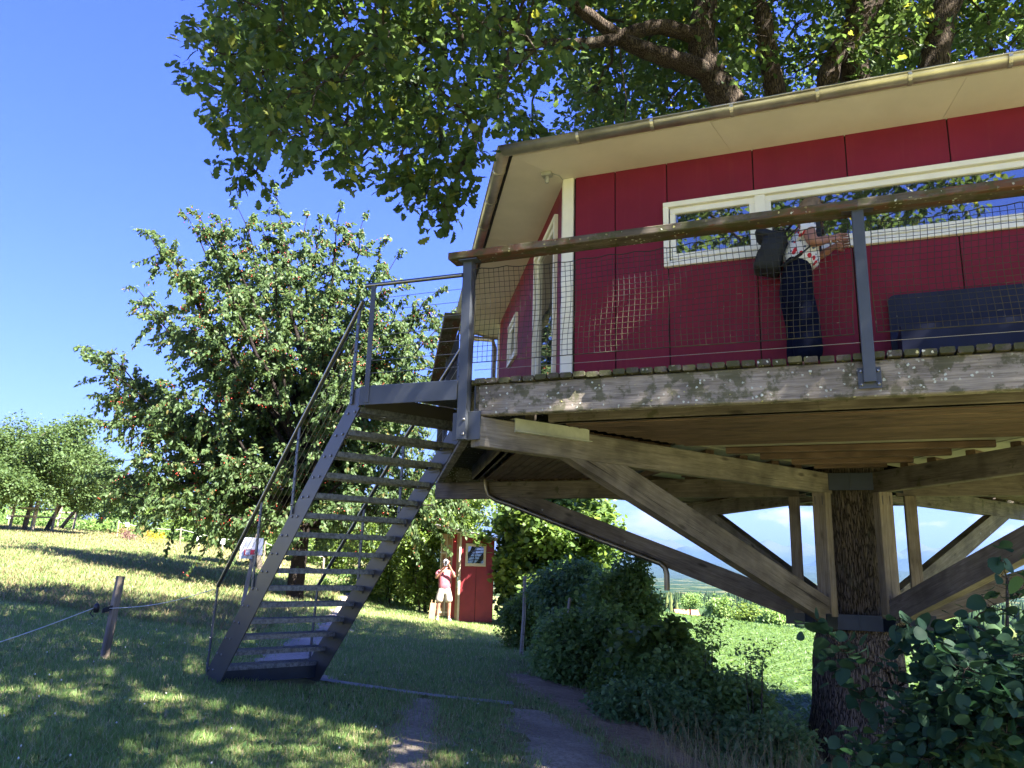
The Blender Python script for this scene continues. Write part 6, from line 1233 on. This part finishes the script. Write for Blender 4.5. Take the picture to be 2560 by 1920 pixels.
def head(parent, M, c, look, s=1.0, hair=(0.10, 0.06, 0.04), cap=None, long_hair=False):
    "skull, face, ears and hair; look = facing direction in the figure's own frame"
    look = np.array(look, float); look /= np.linalg.norm(look); x = np.cross(look, (0, 0, 1)); x /= np.linalg.norm(x); z = np.cross(x, look); c = np.array(c, float)
    F_ = lambda a, b, cc: c+x*a*s+look*b*s+z*cc*s
    mb = MB(); nu, nv_ = 20, 14; V = []
    for i in range(nv_+1):
        th_ = pi*i/nv_
        for j in range(nu):
            ph = 2*pi*j/nu; a = sin(th_)*cos(ph); b = sin(th_)*sin(ph); cc = cos(th_); w = 0.074*(1-0.22*max(0, -cc)); dpt = 0.094*(1-0.10*max(0, -cc)); V.append(F_(a*w, b*dpt+0.008*max(0, -cc), cc*0.112))
    mb.add(V, [(i*nu+j, (i+1)*nu+j, (i+1)*nu+(j+1) % nu, i*nu+(j+1) % nu) for i in range(nv_) for j in range(nu)], True)
    mb.tube([F_(0, 0.084, 0.018), F_(0, 0.098, -0.005), F_(0, 0.106, -0.022), F_(0, 0.088, -0.030)], [0.008*s, 0.010*s, 0.013*s, 0.008*s], 8)
    for sg in (-1, 1): mb.tube([F_(sg*0.074, 0.0, 0.02), F_(sg*0.082, -0.006, 0.0), F_(sg*0.074, 0.002, -0.028)], [0.008*s, 0.016*s, 0.009*s], 8)
    h = mb.build('head', SKIN, parent, None, M); eye = plain('eye_white', (0.7, 0.7, 0.68), 0.3); dk = plain('eye_dark', (0.03, 0.02, 0.02), 0.3); lip = plain('lip', (0.42, 0.13, 0.12), 0.5)
    mb = MB()
    for sg in (-1, 1): mb.lathe([(0, -0.009*s), (0.011*s, 0), (0, 0.009*s)], F_(sg*0.030, 0.082, 0.012), 8)
    mb.build('eyes', dk, parent, None, M); mb = MB(); mb.tube([F_(-0.024, 0.083, -0.052), F_(0, 0.092, -0.054), F_(0.024, 0.083, -0.052)], [0.004*s, 0.008*s, 0.004*s], 6); mb.build('mouth', lip, parent, None, M)
    HM = plain('hair_%s' % parent.name, hair, 0.7, 0, 0.3, 30); mb = MB(); V = []; nh = 10
    for i in range(nh+1):
        th_ = (0.62 if not long_hair else 0.70)*pi*i/nh
        for j in range(nu):
            ph = 2*pi*j/nu; a = sin(th_)*cos(ph); b = sin(th_)*sin(ph); cc = cos(th_); k = 1.13+0.03*sin(ph*7); lift = max(0, b)*(0.030 if th_ > 1.0 else 0); V.append(F_(a*0.076*k, (b*0.096*k-lift*1.6-0.006), cc*0.114*k+max(0, b)*0.05*(th_ > 0.9)))
    mb.add(V, [(i*nu+j, (i+1)*nu+j, (i+1)*nu+(j+1) % nu, i*nu+(j+1) % nu) for i in range(nh) for j in range(nu)], True); mb.build('hair', HM, parent, None, M)
    if cap is not None:
        mb = MB(); V = []
        for i in range(7):
            th_ = 0.52*pi*i/6
            for j in range(nu): ph = 2*pi*j/nu; V.append(F_(sin(th_)*cos(ph)*0.090, sin(th_)*sin(ph)*0.110-0.004, 0.022+cos(th_)*0.112))
        mb.add(V, [(i*nu+j, (i+1)*nu+j, (i+1)*nu+(j+1) % nu, i*nu+(j+1) % nu) for i in range(6) for j in range(nu)], True)
        pk = [F_(0.078*cos(q), 0.085+0.065*sin(q), 0.024-0.015*sin(q)) for q in np.linspace(0, pi, 9)]; mb.prism([tuple(q) for q in pk], tuple(z*0.006)); mb.build('cap', cap, parent, None, M)
# --- man by the shed, taking a picture of us
mp_ = np.array([-1.76, 23.0, 0]); mp_[2] = gz(mp_[0], mp_[1]); man = thing('person', 'man in pink polo shirt, pale shorts and cap holding up a phone by the shed', 'person', mp_)
fa_ = atan2(-mp_[0], -mp_[1]); MM = Matrix.Translation(Vector(mp_)) @ Matrix.Rotation(pi+atan2(mp_[0]*1.0, mp_[1])*-1+0.12, 4, 'Z') @ Matrix.Scale(0.97, 4)
# figure frame: +y is where he faces, +x his right... z up
J = {'pelvis': (0, 0, 0.96, 0.145, 0.11), 'spine': (0, 0.0, 1.12, 0.135, 0.105), 'chest': (0, 0.0, 1.30, 0.15, 0.11), 'neckb': (0, -0.01, 1.46, 0.06), 'neck': (0, 0.01, 1.54, 0.052),
     'shL': (-0.17, 0.0, 1.41, 0.058), 'elL': (-0.27, 0.17, 1.24, 0.042), 'wrL': (-0.105, 0.27, 1.52, 0.027), 'palmL': (-0.075, 0.285, 1.585, 0.026), 'shR': (0.17, 0.0, 1.41, 0.058), 'elR': (0.28, 0.15, 1.20, 0.042), 'wrR': (0.075, 0.27, 1.51, 0.027), 'palmR': (0.055, 0.285, 1.575, 0.026),
     'hipL': (-0.10, 0, 0.90, 0.095), 'knL': (-0.155, 0.02, 0.50, 0.058), 'caL': (-0.16, -0.02, 0.33, 0.056), 'anL': (-0.165, 0, 0.09, 0.036), 'ftL': (-0.18, 0.13, 0.035, 0.035), 'hipR': (0.10, 0, 0.90, 0.095), 'knR': (0.155, 0.02, 0.50, 0.058), 'caR': (0.16, -0.02, 0.33, 0.056), 'anR': (0.165, 0, 0.09, 0.036), 'ftR': (0.185, 0.13, 0.035, 0.035)}
E_ = [('pelvis', 'spine'), ('spine', 'chest'), ('chest', 'neckb'), ('neckb', 'neck'), ('chest', 'shL'), ('shL', 'elL'), ('elL', 'wrL'), ('wrL', 'palmL'), ('chest', 'shR'), ('shR', 'elR'), ('elR', 'wrR'), ('wrR', 'palmR'), ('pelvis', 'hipL'), ('hipL', 'knL'), ('knL', 'caL'), ('caL', 'anL'), ('anL', 'ftL'), ('pelvis', 'hipR'), ('hipR', 'knR'), ('knR', 'caR'), ('caR', 'anR'), ('anR', 'ftR')]
finger_set(J, E_, 'wrL', J['palmL'][:3], (0.4, 0.1, 0.9), (0, 1, 0), 1.0, 0.8, 'L'); finger_set(J, E_, 'wrR', J['palmR'][:3], (-0.4, 0.1, 0.9), (0, 1, 0), 1.0, -0.8, 'R')
figure('body', J, E_, SKIN, man, MM, 2)
m, t, p, o = newmat('pink_shirt'); v = coords(t); c = mix(t, mapr(t, noise(t, v, 9, 3), 0.4, 0.6), (0.30, 0.075, 0.10), (0.36, 0.105, 0.13)); setv(t, p.inputs['Base Color'], c); p.inputs['Roughness'].default_value = 0.85; PINK = m
SJ = {'hem': (0, 0, 0.80, 0.215, 0.165), 'w': (0, 0, 1.05, 0.215, 0.165), 'c': (0, 0, 1.29, 0.205, 0.150), 'n': (0, -0.005, 1.455, 0.085, 0.075), 'sl': (-0.18, 0.005, 1.405, 0.078), 'el': (-0.245, 0.12, 1.29, 0.072), 'sr': (0.18, 0.005, 1.405, 0.078), 'er': (0.25, 0.11, 1.27, 0.072)}
figure('polo_shirt', SJ, [('hem', 'w'), ('w', 'c'), ('c', 'n'), ('c', 'sl'), ('sl', 'el'), ('c', 'sr'), ('sr', 'er')], PINK, man, MM)
mb = MB(); mb.tube([(0.06*cos(q), -0.005+0.055*sin(q), 1.495+0.018*cos(q*2)) for q in np.linspace(0, 2*pi, 17)], 0.014, 6); mb.build('collar', PINK, man, None, MM)
SHORT = plain('pale_shorts', (0.30, 0.265, 0.23), 0.9, 0, 0.06, 6)
figure('shorts', {'w': (0, 0, 1.05, 0.175, 0.135), 'p': (0, 0, 0.88, 0.19, 0.145), 'hl': (-0.11, 0, 0.78, 0.130), 'kl': (-0.155, 0.01, 0.50, 0.118), 'hr': (0.11, 0, 0.78, 0.130), 'kr': (0.155, 0.01, 0.50, 0.118)}, [('w', 'p'), ('p', 'hl'), ('hl', 'kl'), ('p', 'hr'), ('hr', 'kr')], SHORT, man, MM, root='p')
SOCK = plain('white_sock', (0.75, 0.73, 0.70), 0.9); SHOE = plain('shoe', (0.42, 0.36, 0.34), 0.7)
for sg in (-1, 1):
    figure('sock', {'a': (sg*0.165, 0, 0.17, 0.040), 'b': (sg*0.167, 0.0, 0.09, 0.042)}, [('a', 'b')], SOCK, man, MM, 1); figure('shoe', {'h': (sg*0.165, -0.05, 0.045, 0.045, 0.045), 'm': (sg*0.172, 0.06, 0.045, 0.050, 0.045), 't': (sg*0.185, 0.17, 0.032, 0.046, 0.030)}, [('h', 'm'), ('m', 't')], SHOE, man, MM)
CAP = plain('grey_cap', (0.30, 0.29, 0.32), 0.8); head(man, MM, (0, 0.045, 1.625), (0, 1, -0.05), 0.95, (0.25, 0.22, 0.20), CAP)
ph = MB(); ph.box((-0.01, 0.315, 1.56), (0.07, 0.324, 1.71), None, 0.004); o = ph.build('phone', plain('phone_back', (0.16, 0.17, 0.19), 0.3, 0.3), None, None, MM); tag(o, 'grey mobile phone held up by the man in pink', 'phone')
cr_ = np.array([-2.06, 22.6, 0]); cr_[2] = gz(-2.06, 22.6); wb = thing('wooden_trestle', 'small sunlit wooden box with two upright tips on the grass by the man', 'wooden box', cr_)
beam('board', cr_, cr_+np.array([0.04, 0.03, 0.46]), 0.17, 0.03, plain('fresh_wood', (0.34, 0.20, 0.11), 0.7, 0, 0.15, 8), wb, up=(0, 1, 0)); beam('upright', cr_+np.array([-0.05, 0.08, 0]), cr_+np.array([-0.01, 0.08, 0.54]), 0.025, 0.025, TAN, wb); beam('upright', cr_+np.array([0.07, 0.08, 0]), cr_+np.array([0.09, 0.08, 0.53]), 0.025, 0.025, TAN, wb)
# --- woman on the walkway, facing along the wall
wp = np.array([2.20, 5.72, ZD]); woman = thing('person', 'woman in floral blouse and navy trousers standing at the cabin window behind the net', 'person', wp)
# frame: +x forward (along U), +y to her left (towards the wall), z up
WMx = Matrix(((U[0], NV[0], 0, wp[0]), (U[1], NV[1], 0, wp[1]), (0, 0, 1, wp[2]), (0, 0, 0, 1))) @ Matrix.Scale(0.985, 4)
J = {'pelvis': (-0.02, 0, 0.84, 0.11, 0.125), 'spine': (0.01, 0, 0.98, 0.095, 0.11), 'chest': (0.035, 0, 1.14, 0.10, 0.125), 'neckb': (0.09, 0, 1.24, 0.05), 'neck': (0.12, 0, 1.28, 0.046),
     'shR': (0.06, -0.15, 1.22, 0.056), 'elR': (0.11, -0.20, 1.00, 0.050), 'wrR': (0.225, -0.11, 1.06, 0.032), 'palmR': (0.268, -0.09, 1.075, 0.026), 'shL': (0.06, 0.15, 1.22, 0.048), 'elL': (0.14, 0.17, 1.02, 0.038), 'wrL': (0.25, 0.08, 1.06, 0.028), 'palmL': (0.295, 0.06, 1.07, 0.026),
     'hipR': (-0.03, -0.08, 0.78, 0.085), 'knR': (0.01, -0.085, 0.43, 0.055), 'anR': (0.0, -0.085, 0.08, 0.036), 'ftR': (0.13, -0.09, 0.035, 0.034), 'hipL': (-0.03, 0.08, 0.78, 0.085), 'knL': (-0.01, 0.085, 0.43, 0.055), 'anL': (-0.04, 0.085, 0.08, 0.036), 'ftL': (0.09, 0.09, 0.035, 0.034)}
E_ = [('pelvis', 'spine'), ('spine', 'chest'), ('chest', 'neckb'), ('neckb', 'neck'), ('chest', 'shR'), ('shR', 'elR'), ('elR', 'wrR'), ('wrR', 'palmR'), ('chest', 'shL'), ('shL', 'elL'), ('elL', 'wrL'), ('wrL', 'palmL'), ('pelvis', 'hipR'), ('hipR', 'knR'), ('knR', 'anR'), ('anR', 'ftR'), ('pelvis', 'hipL'), ('hipL', 'knL'), ('knL', 'anL'), ('anL', 'ftL')]
finger_set(J, E_, 'wrR', J['palmR'][:3], (0.9, 0.3, -0.1), (0, -0.3, 1), 0.92, 0.7, 'R'); finger_set(J, E_, 'wrL', J['palmL'][:3], (0.9, -0.3, -0.1), (0, -0.3, 1), 0.92, 0.6, 'L')
figure('body', J, E_, SKIN, woman, WMx, 2)
NAVY = plain('navy_trousers', (0.004, 0.006, 0.018), 0.95, 0, 0.3, 5, 0.2, 0.1)
figure('trousers', {'w': (0.0, 0, 1.06, 0.145, 0.145), 'p': (-0.045, 0, 0.84, 0.165, 0.17), 'hr': (-0.035, -0.085, 0.70, 0.130, 0.13), 'kr': (0.02, -0.09, 0.42, 0.115, 0.11), 'ar': (0.03, -0.09, 0.08, 0.122, 0.11), 'hl': (-0.06, 0.085, 0.70, 0.130, 0.13), 'kl': (-0.02, 0.09, 0.42, 0.113, 0.11), 'al': (-0.03, 0.09, 0.08, 0.122, 0.11)}, [('w', 'p'), ('p', 'hr'), ('hr', 'kr'), ('kr', 'ar'), ('p', 'hl'), ('hl', 'kl'), ('kl', 'al')], NAVY, woman, WMx, root='p')
m, t, p, o = newmat('floral_blouse'); v = coords(t); vo = N(t, 'ShaderNodeTexVoronoi'); vo.inputs['Scale'].default_value = 22; t.links.new(v, vo.inputs['Vector']); sc_ = N(t, 'ShaderNodeSeparateColor'); t.links.new(vo.outputs['Color'], sc_.inputs[0])
c = mix(t, mth(t, 'MULTIPLY', mapr(t, vo.outputs['Distance'], 0.38, 0.44, 1, 0), mapr(t, sc_.outputs[0], 0.40, 0.42)), (0.70, 0.70, 0.72), (0.50, 0.015, 0.03))
vo2 = N(t, 'ShaderNodeTexVoronoi'); vo2.inputs['Scale'].default_value = 30; t.links.new(v, vo2.inputs['Vector']); s2 = N(t, 'ShaderNodeSeparateColor'); t.links.new(vo2.outputs['Color'], s2.inputs[0])
c = mix(t, mth(t, 'MULTIPLY', mapr(t, vo2.outputs['Distance'], 0.30, 0.36, 1, 0), mapr(t, s2.outputs[1], 0.62, 0.64)), c, (0.10, 0.14, 0.30)); setv(t, p.inputs['Base Color'], c); p.inputs['Roughness'].default_value = 0.85; FLO = m
figure('blouse', {'hem': (0.0, 0, 0.86, 0.185, 0.19), 'w': (0.02, 0, 0.99, 0.165, 0.17), 'c': (0.04, 0, 1.13, 0.150, 0.165), 'n': (0.09, 0, 1.25, 0.075, 0.08), 'sr': (0.06, -0.155, 1.21, 0.080), 'er': (0.09, -0.19, 1.09, 0.080), 'sl': (0.06, 0.155, 1.21, 0.068), 'el': (0.095, 0.17, 1.10, 0.064)}, [('hem', 'w'), ('w', 'c'), ('c', 'n'), ('c', 'sr'), ('sr', 'er'), ('c', 'sl'), ('sl', 'el')], FLO, woman, WMx)
for sg in (-1, 1): figure('shoe', {'h': (-0.05+(0.02 if sg < 0 else -0.02), sg*0.09, 0.04, 0.042, 0.04), 't': (0.12, sg*0.09, 0.03, 0.042, 0.028)}, [('h', 't')], SHOE, woman, WMx)
head(woman, WMx, (0.115, 0.01, 1.360), (0.85, 0.25, -0.35), 0.92, (0.16, 0.11, 0.07), None, True)
mb = MB(); mb.tube([(0.235+0.0*cos(q), -0.098+0.030*cos(q), 1.035+0.030*sin(q)) for q in np.linspace(0, 2*pi, 13)], 0.006, 5); tag(mb.build('wristwatch', plain('watch_metal', (0.5, 0.45, 0.35), 0.3, 0.8), None, None, WMx), 'thin pale wristwatch on the woman in the floral blouse', 'wristwatch')
BP = plain('backpack_fabric', (0.012, 0.015, 0.020), 0.8, 0, 0.25, 7, 0.3); bp = thing('backpack', 'black flap backpack on the back of the woman', 'backpack', wp+np.array([-0.15, 0.05, 0.85]))
def softbox(name, c, s, par, n=3.2, M=WMx, tilt=0.0, mat=BP):
    V = []; nu, nv_ = 24, 14
    for i in range(nv_+1):
        th_ = -pi/2+pi*i/nv_
        for j in range(nu):
            ph = 2*pi*j/nu; f = lambda q: math.copysign(abs(q)**(2/n), q); x, y, z = f(cos(th_))*f(cos(ph))*s[0], f(cos(th_))*f(sin(ph))*s[1], f(sin(th_))*s[2]
            V.append((c[0]-0.03+x*cos(tilt)+z*sin(tilt), c[1]+y, 0.085+c[2]-x*sin(tilt)+z*cos(tilt)))
    mb = MB(); mb.add(V, [(i*nu+j, i*nu+(j+1) % nu, (i+1)*nu+(j+1) % nu, (i+1)*nu+j) for i in range(nv_) for j in range(nu)], True); return mb.build(name, mat, par, None, M)
softbox('bag', (-0.165, -0.03, 0.93), (0.092, 0.145, 0.165), bp, 5, tilt=0.30); softbox('flap', (-0.165, -0.03, 1.050), (0.130, 0.150, 0.034), bp, 5, tilt=-0.62+1.1); softbox('front_pocket', (-0.262, -0.03, 0.87), (0.030, 0.125, 0.085), bp, 5, tilt=0.30)
for sg in (-1, 1):
    mb = MB(); pts = [(-0.10, sg*0.07, 1.16), (0.02, sg*0.10, 1.285), (0.15, sg*0.115, 1.22), (0.155, sg*0.16, 1.05), (0.02, sg*0.19, 0.93), (-0.12, sg*0.12, 0.87)]
    for a, b in zip(pts[:-1], pts[1:]): mb.bar(a, b, 0.035, 0.008)
    mb.build('strap', BP, bp, None, WMx)
